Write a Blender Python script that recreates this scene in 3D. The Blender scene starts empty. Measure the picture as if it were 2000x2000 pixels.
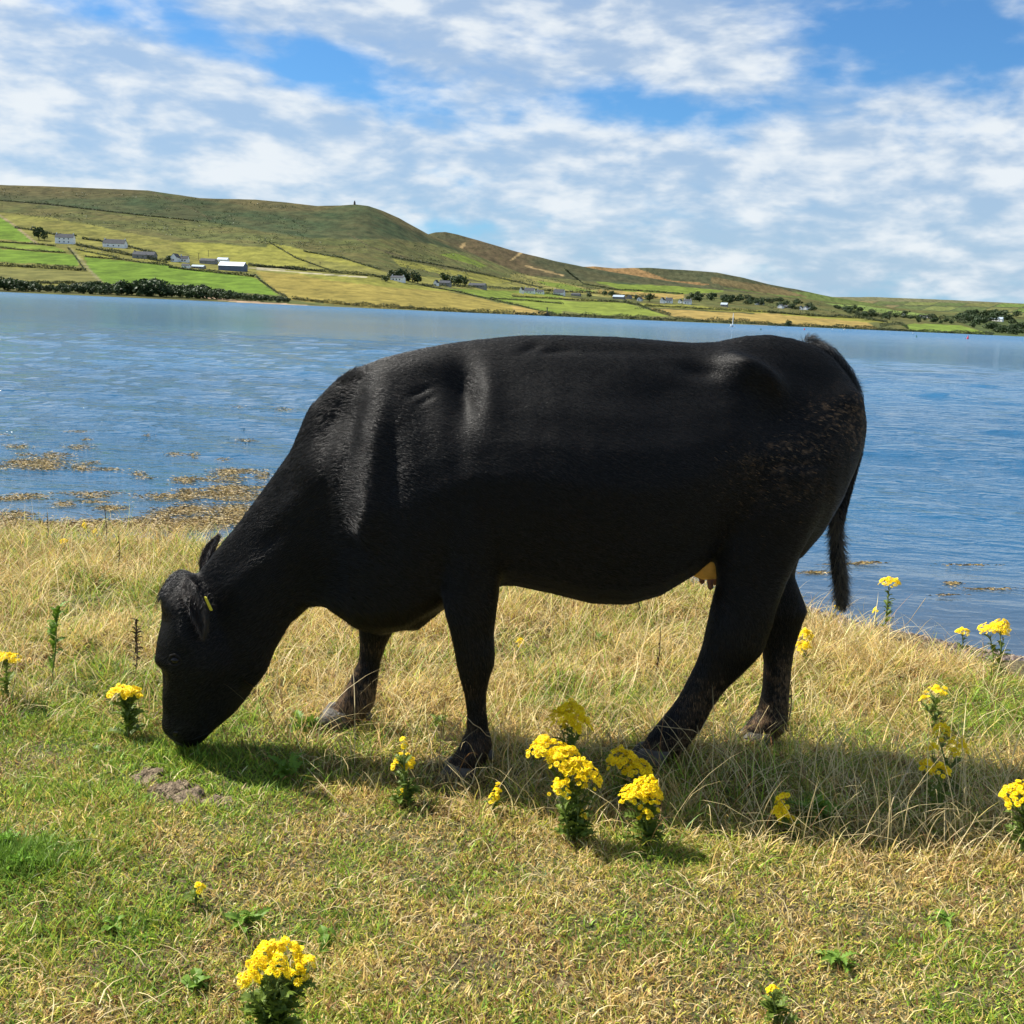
import bpy, math, random
import numpy as np
from mathutils import Vector, Matrix
random.seed(7); RNG = np.random.default_rng(7)
SC = bpy.context.scene
# ------------------------------------------------------------------ camera
FPX = 2167.0; PITCH = math.radians(10.25); ROLL = math.radians(2.63); CZ = 1.55
fw = np.array([0, math.cos(PITCH), -math.sin(PITCH)])
R0 = np.array([1., 0, 0]); U0 = np.array([0, math.sin(PITCH), math.cos(PITCH)])
RV = R0*math.cos(ROLL) + U0*math.sin(ROLL); UV = U0*math.cos(ROLL) - R0*math.sin(ROLL)
cd = bpy.data.cameras.new('camera'); cam = bpy.data.objects.new('camera', cd); SC.collection.objects.link(cam)
cd.sensor_width = 36; cd.lens = 36*FPX/2000; cd.clip_start = 0.05; cd.clip_end = 30000
cam.matrix_world = Matrix(((RV[0], UV[0], -fw[0], 0), (RV[1], UV[1], -fw[1], 0), (RV[2], UV[2], -fw[2], CZ), (0, 0, 0, 1)))
SC.camera = cam
# ------------------------------------------------------------------ sun, exposure
SUN = Vector((-0.82, 0.34, 1.07)).normalized()
sl = bpy.data.lights.new('sun', 'SUN'); sl.energy = 5.0; sl.angle = math.radians(0.53); sl.color = (1.0, 0.95, 0.86)
so = bpy.data.objects.new('sun', sl); SC.collection.objects.link(so)
so.rotation_euler = SUN.to_track_quat('Z', 'Y').to_euler()
SC.cycles.max_bounces = 5; SC.cycles.diffuse_bounces = 2; SC.cycles.glossy_bounces = 3; SC.cycles.transmission_bounces = 2
SC.view_settings.view_transform = 'Standard'; SC.view_settings.look = 'None'
SC.view_settings.exposure = 0.98; SC.view_settings.gamma = 1.0; SC.view_settings.use_curve_mapping = False

# ------------------------------------------------------------------ node helper
class NT:
    def __init__(s, tree): s.t = tree; s.n = tree.nodes; s.l = tree.links
    def node(s, typ, ins=None, **kw):
        n = s.n.new(typ)
        for k, v in kw.items(): setattr(n, k, v)
        if ins:
            for k, v in ins.items(): s.put(n.inputs[k], v)
        return n
    def put(s, sock, v):
        if isinstance(v, bpy.types.NodeSocket): s.l.new(v, sock)
        else: sock.default_value = v
    def m(s, op, a, b=0.0, c=0.0, clamp=False):
        n = s.n.new('ShaderNodeMath'); n.operation = op; n.use_clamp = clamp
        s.put(n.inputs[0], a); s.put(n.inputs[1], b)
        if len(n.inputs) > 2: s.put(n.inputs[2], c)
        return n.outputs[0]
    def noise(s, vec, scale, detail=4, rough=0.55, dist=0.0):
        n = s.node('ShaderNodeTexNoise', {'Scale': scale, 'Detail': detail, 'Roughness': rough, 'Distortion': dist})
        if vec is not None: s.put(n.inputs['Vector'], vec)
        return n.outputs['Fac']
    def ramp(s, v, a, b, smooth=True):
        n = s.node('ShaderNodeMapRange', {'Value': v, 'From Min': a, 'From Max': b}); n.interpolation_type = 'SMOOTHSTEP' if smooth else 'LINEAR'
        return n.outputs[0]
    def mix(s, f, a, b):
        n = s.n.new('ShaderNodeMix'); n.data_type = 'RGBA'
        s.put(n.inputs[0], f)
        for i, v in ((6, a), (7, b)):
            s.put(n.inputs[i], v if isinstance(v, bpy.types.NodeSocket) else (*v, 1) if len(v) == 3 else v)
        return n.outputs[2]
    def scalev(s, vec, sc, loc=(0, 0, 0)):
        return s.node('ShaderNodeMapping', {'Vector': vec, 'Scale': sc, 'Location': loc}).outputs[0]

# ------------------------------------------------------------------ world: daylight sky with broken cloud
W = bpy.data.worlds.new('World'); SC.world = W; W.use_nodes = True
w = NT(W.node_tree); w.n.clear()
STR = 0.054; W.cycles.sampling_method = 'NONE'
sky = w.node('ShaderNodeTexSky'); sky.sky_type = 'NISHITA'; sky.sun_disc = False
sky.sun_elevation = math.asin(SUN.z); sky.sun_rotation = math.atan2(SUN.x, SUN.y)
sky.air_density = 1.0; sky.dust_density = 0.2; sky.ozone_density = 2.0; sky.altitude = 0
tc = w.node('ShaderNodeTexCoord').outputs['Generated']
sx = w.node('ShaderNodeSeparateXYZ', {0: tc}).outputs
yp = w.m('MAXIMUM', sx[1], 0.15)
u = w.m('DIVIDE', sx[0], yp); v = w.m('DIVIDE', sx[2], yp)
front = w.ramp(sx[1], 0.3, 0.75)
def dirpx(px, py):
    d = fw + RV*((px-1000)/FPX) + UV*((1000-py)/FPX); return d
def blob(px, py, rx, ry, amp, tilt=0.0):
    d = dirpx(px, py); u0, v0 = d[0]/d[1], d[2]/d[1]
    du = w.m('SUBTRACT', u, u0); dv = w.m('SUBTRACT', v, v0)
    if tilt: dv = w.m('SUBTRACT', dv, w.m('MULTIPLY', du, tilt))
    a = w.m('POWER', w.m('MULTIPLY', du, FPX/rx), 2); b = w.m('POWER', w.m('MULTIPLY', dv, FPX/ry), 2)
    return w.m('MULTIPLY', w.m('EXPONENT', w.m('MULTIPLY', w.m('ADD', a, b), -1)), amp)
warp = w.node('ShaderNodeTexNoise', {'Vector': tc, 'Scale': 6.0, 'Detail': 3.0}).outputs['Color']
wv = w.node('ShaderNodeVectorMath', {0: warp, 1: (0.5, 0.5, 0.5)}, operation='SUBTRACT').outputs[0]
wv = w.node('ShaderNodeVectorMath', {0: wv, 1: (0.05, 0.05, 0.02)}, operation='MULTIPLY').outputs[0]
tcw = w.node('ShaderNodeVectorMath', {0: tc, 1: wv}, operation='ADD').outputs[0]
big = w.noise(w.scalev(tcw, (1, 1, 1.7)), 3.2, 3, 0.5)
mid = w.noise(w.scalev(tcw, (1, 1, 2.4), (3, 1, 2)), 11.0, 4, 0.55)
fine = w.noise(w.scalev(tcw, (1, 1, 2.5), (7, 2, 5)), 27.0, 5, 0.5)
cov = w.m('ADD', w.m('MULTIPLY', big, 0.45), w.m('ADD', w.m('MULTIPLY', mid, 0.60), w.m('MULTIPLY', fine, 0.62)))
cov = w.m('SUBTRACT', cov, 0.09)
# where the cloud bank is thin or torn open (fixed directions of the sky)
gaps = [(430, 70, 320, 55, -.50, -.25), (660, 150, 170, 55, -.22, -.2), (1330, 215, 190, 48, -.40, 0), (1180, 190, 130, 45, -.15, 0), (1800, 60, 320, 60, -.36, 0), (1750, 150, 260, 50, -.18, 0),
        (860, 200, 80, 40, -.10, 0), (880, 450, 110, 30, -.25, 0), (1850, 590, 260, 16, -.25, 0), (1300, 440, 300, 60, -.05, 0), (960, 60, 60, 60, -.06, 0),
        (480, 20, 80, 50, .30, 0), (500, 90, 60, 45, .25, 0), (1320, 90, 200, 75, .26, 0), (300, 300, 520, 150, .20, 0), (1100, 560, 700, 40, .15, 0), (1450, 330, 520, 90, .20, 0), (1600, 470, 500, 70, .18, 0), (250, 150, 300, 70, .12, -.2), (820, 60, 150, 90, .05, 0), (2300, -650, 1100, 520, -.40, 0), (0, -450, 1200, 480, .30, 0)]
acc = None
for g in gaps:
    b = blob(*g); acc = b if acc is None else w.m('ADD', acc, b)
cov = w.m('ADD', cov, w.m('MULTIPLY', acc, front)); cov = w.m('SUBTRACT', cov, w.m('MULTIPLY', w.ramp(sx[1], 0.25, -0.3), 0.12))
dens = w.ramp(cov, 0.36, 0.86)
tone = w.noise(w.scalev(tcw, (1, 1, 2.7), (1, 8, 3)), 15.0, 4, 0.55)
tone = w.ramp(w.m('ADD', w.m('MULTIPLY', tone, 0.75), w.m('MULTIPLY', fine, 0.25)), 0.38, 0.64)
ccol = w.mix(tone, (4.5, 5.6, 7.0), (8.0, 8.5, 8.9))
blue = w.node('ShaderNodeMix', data_type='RGBA', blend_type='MULTIPLY'); w.put(blue.inputs[0], 1.0)
w.l.new(sky.outputs[0], blue.inputs[6]); blue.inputs[7].default_value = (0.50, 0.90, 1.25, 1)
lowsun = w.ramp(sx[2], 0.0, 0.10)
skyc = w.mix(w.m('MULTIPLY', w.m('SUBTRACT', 1.0, lowsun), 0.65), blue.outputs[2], (2.9, 4.9, 7.6))
col = w.mix(w.m('MULTIPLY', dens, w.m('ADD', 0.70, w.m('MULTIPLY', tone, 0.26))), skyc, ccol)
bg = w.node('ShaderNodeBackground', {'Color': col, 'Strength': STR})
w.l.new(bg.outputs[0], w.node('ShaderNodeOutputWorld').inputs[0])

# ------------------------------------------------------------------ geometry helpers
def ray(px, py): return fw + RV*((px-1000)/FPX) + UV*((1000-py)/FPX)
def on_z(px, py, z=0.0):
    d = ray(px, py); t = (z-CZ)/d[2]; return np.array([0, 0, CZ]) + d*t
def on_y(px, py, y):
    d = ray(px, py); return np.array([0, 0, CZ]) + d*(y/d[1])
def tag(o, label=None, cat=None, group=None, kind=None):
    if label: o['label'] = label
    if cat: o['category'] = cat
    if group: o['group'] = group
    if kind: o['kind'] = kind
    return o
def link(o, parent=None):
    SC.collection.objects.link(o)
    if parent is not None: o.parent = parent
    return o
def empty(name, loc, rz=0.0):
    o = bpy.data.objects.new(name, None); o.empty_display_size = 0.1; o.location = loc; o.rotation_euler = (0, 0, rz)
    return link(o)
def make_mesh(name, V, F, mat=None, smooth=True):
    me = bpy.data.meshes.new(name)
    V = np.asarray(V, dtype=np.float32)
    if isinstance(F, np.ndarray):
        k = F.shape[1]; n = len(F)
        me.vertices.add(len(V)); me.vertices.foreach_set('co', V.ravel())
        me.loops.add(n*k); me.loops.foreach_set('vertex_index', F.astype(np.int32).ravel())
        me.polygons.add(n); me.polygons.foreach_set('loop_start', np.arange(0, n*k, k, dtype=np.int32))
        try: me.polygons.foreach_set('loop_total', np.full(n, k, dtype=np.int32))
        except Exception: pass
        me.update(calc_edges=True)
    else:
        me.from_pydata([tuple(map(float, p)) for p in V], [], [tuple(map(int, f)) for f in F]); me.update()
    if smooth: me.polygons.foreach_set('use_smooth', np.ones(len(me.polygons), dtype=bool))
    if mat: me.materials.append(mat)
    return me
def add_color(me, C, name='col'):
    a = me.color_attributes.new(name, 'FLOAT_COLOR', 'POINT')
    buf = np.ones((len(me.vertices), 4), dtype=np.float32); buf[:, :C.shape[1]] = C
    a.data.foreach_set('color', buf.ravel())
def obj(name, me, parent=None, loc=(0, 0, 0)):
    o = bpy.data.objects.new(name, me); o.location = loc; return link(o, parent)
class MB:                                   # collects pieces into one mesh
    def __init__(s): s.V = []; s.F = []; s.C = []; s.n = 0
    def add(s, V, F, c=None):
        V = np.asarray(V, float); s.V.append(V); s.F += [tuple(i+s.n for i in f) for f in F]; s.n += len(V)
        if c is not None: s.C.append(np.tile(np.asarray(c, float), (len(V), 1)))
    def box(s, c, d, rz=0.0, col=None):
        x, y, z = [q/2 for q in d]
        V = np.array([(-x, -y, -z), (x, -y, -z), (x, y, -z), (-x, y, -z), (-x, -y, z), (x, -y, z), (x, y, z), (-x, y, z)])
        ca, sa = math.cos(rz), math.sin(rz)
        V = np.stack([V[:, 0]*ca-V[:, 1]*sa, V[:, 0]*sa+V[:, 1]*ca, V[:, 2]], 1) + np.array(c)
        s.add(V, [(0, 3, 2, 1), (4, 5, 6, 7), (0, 1, 5, 4), (1, 2, 6, 5), (2, 3, 7, 6), (3, 0, 4, 7)], col)
    def tube(s, P, Rr, n=6, col=None, cap=True):
        P = np.asarray(P, float); k = len(P); Rr = np.broadcast_to(np.asarray(Rr, float), (k,))
        T = np.gradient(P, axis=0); T /= np.linalg.norm(T, axis=1)[:, None]+1e-9
        ref = np.array([0.31, 0.87, 0.2]); V = []
        for i in range(k):
            a = np.cross(T[i], ref); a /= np.linalg.norm(a)+1e-9; b = np.cross(T[i], a)
            for j in range(n):
                q = 2*math.pi*j/n; V.append(P[i] + Rr[i]*(a*math.cos(q)+b*math.sin(q)))
        F = [(i*n+j, i*n+(j+1) % n, (i+1)*n+(j+1) % n, (i+1)*n+j) for i in range(k-1) for j in range(n)]
        if cap: F += [tuple(range(n))[::-1], tuple((k-1)*n+j for j in range(n))]
        s.add(V, F, col)
    def mesh(s, name, mat, smooth=False):
        me = make_mesh(name, np.concatenate(s.V), s.F, mat, smooth)
        if s.C: add_color(me, np.concatenate(s.C))
        return me
    def build(s, name, mat, parent=None, smooth=False, loc=(0, 0, 0)): return obj(name, s.mesh(name, mat, smooth), parent, loc)
_lat = {}
def vnoise(x, y, scale, seed=0):
    key = seed
    if key not in _lat: _lat[key] = np.random.default_rng(seed+100).random((256, 256))
    L = _lat[key]; X = np.asarray(x)*scale+1000.3; Y = np.asarray(y)*scale+1000.7
    xi = np.floor(X).astype(int); yi = np.floor(Y).astype(int); fx = X-xi; fy = Y-yi
    fx = fx*fx*(3-2*fx); fy = fy*fy*(3-2*fy); g = lambda a, b: L[a % 256, b % 256]
    return (g(xi, yi)*(1-fx)+g(xi+1, yi)*fx)*(1-fy)+(g(xi, yi+1)*(1-fx)+g(xi+1, yi+1)*fx)*fy
def fbm(x, y, scale, oct=4, seed=0):
    s = 0; a = 1; t = 0
    for i in range(oct): s = s+a*vnoise(x, y, scale*2**i, seed+i*13); t += a; a *= 0.5
    return s/t
def sstep(x, a, b):
    t = np.clip((np.asarray(x, float)-a)/(b-a), 0, 1); return t*t*(3-2*t)

# ------------------------------------------------------------------ materials
def new_mat(name):
    m = bpy.data.materials.new(name); m.use_nodes = True; t = NT(m.node_tree); t.n.clear()
    out = t.node('ShaderNodeOutputMaterial'); return m, t, out
def pmat(name, colr, rough=0.6, spec=0.4, noise=0.0, nscale=20, bump=0.0, bscale=60, attr=None, **kw):
    m, t, out = new_mat(name)
    p = t.node('ShaderNodeBsdfPrincipled', {'Roughness': rough, 'Specular IOR Level': spec, **kw})
    tcn = t.node('ShaderNodeTexCoord').outputs['Object']
    c = t.node('ShaderNodeAttribute', attribute_name=attr).outputs['Color'] if attr else None
    if c is None:
        c = t.node('ShaderNodeRGB').outputs[0]; c.default_value = (*colr, 1)
    if noise:
        f = t.ramp(t.noise(tcn, nscale, 5), 0.25, 0.75)
        g = t.node('ShaderNodeMix', data_type='RGBA', blend_type='MULTIPLY'); t.put(g.inputs[0], 1.0); t.put(g.inputs[6], c)
        t.put(g.inputs[7], t.mix(f, (1-noise,)*3, (1+noise,)*3)); c = g.outputs[2]
    t.put(p.inputs['Base Color'], c)
    if bump:
        b = t.node('ShaderNodeBump', {'Strength': bump, 'Distance': 0.02, 'Height': t.noise(tcn, bscale, 4)})
        t.l.new(b.outputs[0], p.inputs['Normal'])
    t.l.new(p.outputs[0], out.inputs[0]); return m
def leafmat(name, colr=None, attr=None, trans=0.35, rough=0.55):
    m, t, out = new_mat(name)
    if attr: c = t.node('ShaderNodeAttribute', attribute_name=attr).outputs['Color']
    else:
        tcn = t.node('ShaderNodeTexCoord').outputs['Object']; oi = t.node('ShaderNodeObjectInfo').outputs['Random']
        k = t.m('ADD', t.m('MULTIPLY', t.noise(tcn, 40, 3), 0.7), t.m('MULTIPLY', oi, 0.4))
        c = t.mix(k, tuple(q*0.65 for q in colr), tuple(q*1.35 for q in colr))
    p = t.node('ShaderNodeBsdfPrincipled', {'Base Color': c, 'Roughness': rough, 'Specular IOR Level': 0.3})
    tr = t.node('ShaderNodeBsdfTranslucent', {'Color': c})
    mx = t.node('ShaderNodeMixShader', {0: trans, 1: p.outputs[0], 2: tr.outputs[0]})
    t.l.new(mx.outputs[0], out.inputs[0]); return m
M = {}
M['grass'] = leafmat('grass_blades', attr='col', trans=0.38, rough=0.5)
M['ragleaf'] = leafmat('ragwort_leaf', (0.12, 0.175, 0.025), trans=0.3)
M['ragstem'] = pmat('ragwort_stem', (0.13, 0.18, 0.05), 0.6, 0.3, 0.3, 30)
M['petal'] = leafmat('ragwort_petal', (0.95, 0.70, 0.0), trans=0.25, rough=0.5)
M['disc'] = pmat('ragwort_disc', (0.80, 0.46, 0.004), 0.8, 0.2, 0.2, 300)
M['weed'] = leafmat('weed_leaf', (0.12, 0.215, 0.022), trans=0.25)
M['drystem'] = pmat('dry_stem', (0.40, 0.31, 0.17), 0.7, 0.3, 0.3, 40)
M['darkstem'] = pmat('dead_stem', (0.10, 0.07, 0.04), 0.8, 0.2, 0.3, 40)
M['stone'] = pmat('shore_stone', (0.15, 0.16, 0.18), 0.8, 0.3, 0.4, 25, 0.6, 60)
M['dung'] = pmat('dried_dung', (0.24, 0.185, 0.125), 0.95, 0.1, 0.5, 60, 1.0, 120)
M['weedsea'] = pmat('seaweed', None, 0.55, 0.5, attr='col')
M['lush'] = leafmat('lush_leaf', (0.17, 0.33, 0.03), trans=0.3)
M['tree'] = leafmat('tree_leaves', (0.035, 0.06, 0.018), trans=0.15, rough=0.6)
M['hedge'] = leafmat('hedge_leaves', (0.045, 0.062, 0.022), trans=0.15, rough=0.6)
M['trunk'] = pmat('tree_bark', (0.10, 0.08, 0.06), 0.9, 0.1, 0.3, 5)
M['white'] = pmat('white_render', (0.88, 0.88, 0.86), 0.8, 0.2, 0.06, 0.5)
M['greywall'] = pmat('grey_wall', (0.25, 0.24, 0.23), 0.8, 0.2, 0.15, 0.5)
M['slate'] = pmat('slate_roof', (0.055, 0.06, 0.07), 0.85, 0.2, 0.2, 0.7)
M['tinroof'] = pmat('pale_tin_roof', (0.30, 0.37, 0.44), 0.45, 0.5, 0.1, 0.4)
M['bluewall'] = pmat('blue_cladding', (0.10, 0.13, 0.20), 0.6, 0.4, 0.1, 0.4)
M['glass'] = pmat('window_glass', (0.03, 0.04, 0.05), 0.1, 0.6)
M['tower'] = pmat('tower_stone', (0.10, 0.09, 0.08), 0.9, 0.2, 0.2, 0.5)
M['pole'] = pmat('timber_pole', (0.14, 0.11, 0.08), 0.9, 0.2)
M['red'] = pmat('buoy_red', (0.65, 0.05, 0.07), 0.5); M['greenb'] = pmat('buoy_green', (0.01, 0.12, 0.06), 0.5)
M['hull'] = pmat('boat_hull', (0.78, 0.78, 0.76), 0.3)

# near ground
m, t, out = new_mat('soil_and_thatch')
tcn = t.node('ShaderNodeTexCoord').outputs['Object']
c = t.mix(t.ramp(t.noise(tcn, 2.2, 6), .35, .65), (0.075, 0.055, 0.028), (0.055, 0.07, 0.018))
c = t.mix(t.ramp(t.noise(tcn, 45, 5), .42, .7), c, (0.20, 0.15, 0.075))
wet = t.node('ShaderNodeSeparateXYZ', {0: tcn}).outputs[2]
peb = t.node('ShaderNodeTexVoronoi', {'Vector': tcn, 'Scale': 38.0})
pc = t.mix(t.ramp(peb.outputs['Distance'], 0.1, 0.6), (0.13, 0.10, 0.085), (0.035, 0.025, 0.02))
pc = t.mix(t.ramp(t.noise(tcn, 9, 4), .5, .7), pc, (0.20, 0.13, 0.06))
c = t.mix(t.ramp(wet, -0.06, -0.11), c, pc)
p = t.node('ShaderNodeBsdfPrincipled', {'Base Color': c, 'Roughness': 0.85, 'Specular IOR Level': 0.3})
h = t.m('SUBTRACT', t.noise(tcn, 60, 5), t.m('MULTIPLY', peb.outputs['Distance'], t.m('MULTIPLY', t.ramp(wet, -0.10, -0.17), 0.9)))
b = t.node('ShaderNodeBump', {'Strength': 0.9, 'Distance': 0.03, 'Height': h}); t.l.new(b.outputs[0], p.inputs['Normal'])
t.l.new(p.outputs[0], out.inputs[0]); M['soil'] = m

# water
m, t, out = new_mat('sea_water')
geo = t.node('ShaderNodeNewGeometry').outputs['Position']
pw = t.scalev(geo, (0.55, 1.0, 1.0))
n1 = t.noise(pw, 4.2, 3, 0.5, 0.6); n2 = t.noise(pw, 11.0, 3, 0.55, 0.3); n3 = t.noise(t.scalev(geo, (.35, 1, 1)), 0.9, 3, 0.5)
n4 = t.noise(t.scalev(geo, (.5, 1, 1)), 0.16, 3, 0.5)
dist = t.node('ShaderNodeVectorMath', {0: geo}, operation='LENGTH').outputs['Value']
hh = t.m('ADD', t.m('MULTIPLY', n1, 0.088), t.m('ADD', t.m('MULTIPLY', n2, 0.026), t.m('ADD', t.m('MULTIPLY', n3, t.m('ADD', 0.03, t.m('MULTIPLY', t.ramp(dist, 12.0, 80.0), 0.26))), t.m('MULTIPLY', n4, t.m('MULTIPLY', t.ramp(dist, 40.0, 250.0), 2.6)))))
ws = t.m('MULTIPLY', t.ramp(dist, 8.0, 16.0), 0.85); ws = t.m('ADD', ws, 0.15)
b = t.node('ShaderNodeBump', {'Strength': ws, 'Distance': 1.0, 'Height': hh})
patch = t.ramp(t.noise(t.scalev(geo, (.012, .05, 1)), 1.0, 4), .35, .65)
wc = t.mix(patch, (0.010, 0.072, 0.150), (0.016, 0.098, 0.195))
wc = t.mix(t.ramp(dist, 15.0, 420.0, False), wc, (0.014, 0.100, 0.205))
shal = t.ramp(dist, 13.0, 7.0)
wc = t.mix(t.m('MULTIPLY', shal, 0.7), wc, (0.06, 0.055, 0.05))
p = t.node('ShaderNodeBsdfPrincipled', {'Base Color': wc, 'Roughness': t.m('ADD', 0.07, t.m('MULTIPLY', t.ramp(dist, 60.0, 500.0), 0.16)), 'IOR': 1.33, 'Specular IOR Level': 0.5})
t.l.new(b.outputs[0], p.inputs['Normal']); t.l.new(p.outputs[0], out.inputs[0]); M['water'] = m

# far land: vertex field colours + gorse speckle
m, t, out = new_mat('far_land')
geo = t.node('ShaderNodeNewGeometry').outputs['Position']
at = t.node('ShaderNodeAttribute', attribute_name='col'); rg = t.node('ShaderNodeAttribute', attribute_name='rough').outputs['Fac']
s1 = t.ramp(t.noise(geo, 0.11, 5, 0.6), 0.50, 0.58); s2 = t.ramp(t.noise(geo, 0.02, 5), 0.35, 0.65)
c = t.mix(t.m('MULTIPLY', t.m('MULTIPLY', s1, rg), 0.75), at.outputs['Color'], (0.045, 0.055, 0.024))
c = t.mix(t.m('MULTIPLY', t.m('MULTIPLY', s2, rg), 0.30), c, (0.16, 0.11, 0.05))
g = t.node('ShaderNodeMix', data_type='RGBA', blend_type='MULTIPLY'); t.put(g.inputs[0], 1.0); t.put(g.inputs[6], c)
t.put(g.inputs[7], t.mix(t.ramp(t.noise(t.scalev(geo, (1, .5, 1)), 0.07, 6, .75), .3, .7), (0.60, 0.62, 0.60), (1.42, 1.38, 1.3)))
p = t.node('ShaderNodeBsdfPrincipled', {'Base Color': t.mix(0.16, g.outputs[2], (0.0, 0.0, 0.0)), 'Roughness': 1.0, 'Specular IOR Level': 0.05})
b = t.node('ShaderNodeBump', {'Strength': 0.6, 'Distance': 3.0, 'Height': t.m('MULTIPLY', t.noise(geo, 0.06, 6, .65), t.m('ADD', rg, 0.15))})
t.l.new(b.outputs[0], p.inputs['Normal']); t.l.new(p.outputs[0], out.inputs[0]); M['land'] = m
#@@LAND
# ------------------------------------------------------------------ near ground
ZW = -0.46                                     # water level
_cx = [-9, -3.4, -2.2, -1.0, 0.2, 1.0, 1.6, 2.0, 2.5, 3.2, 4.5, 9]
_cy = [7.1, 6.75, 6.8, 6.9, 6.8, 6.5, 5.75, 5.45, 5.05, 4.6, 4.1, 3.0]
_sw = [1.7, 1.7, 1.7, 1.7, 1.7, 1.9, 2.7, 3.0, 3.1, 3.1, 3.1, 3.1]
def gcrest(x): return crest(x)-.38*sstep(x, 1.3, 1.9)
def crest(x): return np.interp(x, _cx, _cy) + 0.34*(fbm(x, 0*np.asarray(x), 1.1, 3, 5)-0.5)
def ground_z(x, y):
    x = np.asarray(x, float); y = np.asarray(y, float)
    far = sstep(y, 3.2, 4.4)
    z = 0.05*(fbm(x, y, 1.1, 3, 3)-0.5) + (0.02+0.10*far)*(fbm(x, y, 2.6, 3, 9)-0.5)
    d = (y-crest(x))/np.interp(x, _cx, _sw)
    return z*(1-sstep(d, 0, 0.8)) - 0.60*sstep(d, -0.1, 1.1) - 1.4*sstep(d, 1.0, 6.0)
def grid_sheet(xs, ys, zf):
    X, Y = np.meshgrid(xs, ys); V = np.stack([X, Y, zf(X, Y)], -1).reshape(-1, 3)
    n, k = len(xs), len(ys); i = np.arange((k-1)*(n-1)); r, c = i//(n-1), i % (n-1); a = r*n+c
    return V, np.stack([a, a+1, a+n+1, a+n], 1)
xs = np.concatenate([np.linspace(-60, -6, 28)[:-1], np.linspace(-6, 6, 300), np.linspace(6, 60, 28)[1:]])
ys = np.concatenate([np.linspace(-60, 0, 24)[:-1], np.linspace(0, 11, 260), np.linspace(11, 60, 14)[1:]])
V, F = grid_sheet(xs, ys, ground_z)
tag(obj('ground', make_mesh('ground', V, F, M['soil'])), kind='structure')

# ------------------------------------------------------------------ water: polar sheet, real ripples near the shore
aa = np.linspace(-1.3, 1.3, 420); rr = np.concatenate([np.geomspace(4.5, 90, 330), np.geomspace(95, 12000, 60)])
A, D = np.meshgrid(aa, rr); X = np.sin(A)*D; Y = np.cos(A)*D
def waves(X, Y, D):
    z = 0; g = np.random.default_rng(3)
    for i in range(26):
        L = 0.28*1.16**i*g.uniform(.9, 1.1); th = math.radians(80)+g.normal(0, .42); k = 2*math.pi/L
        amp = (0.0040*L**0.85*sstep(D, 10+0*D, 22)+0.0014*L**.8)*(1 if L < 3 else .45)
        amp = amp*(1-sstep(D, L*45, L*110))*(1-sstep(D, 45, 88))
        z = z+amp*np.sin(k*(math.cos(th)*X+math.sin(th)*Y)+g.uniform(0, 6.28))
    return z
Z = ZW+waves(X, Y, D)
V = np.stack([X, Y, Z], -1).reshape(-1, 3); n = len(aa); i = np.arange((len(rr)-1)*(n-1)); a = (i//(n-1))*n+i % (n-1)
water_me = make_mesh('water', V, np.stack([a, a+1, a+n+1, a+n], 1), M['water'])
tag(obj('water', water_me), kind='structure')

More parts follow.
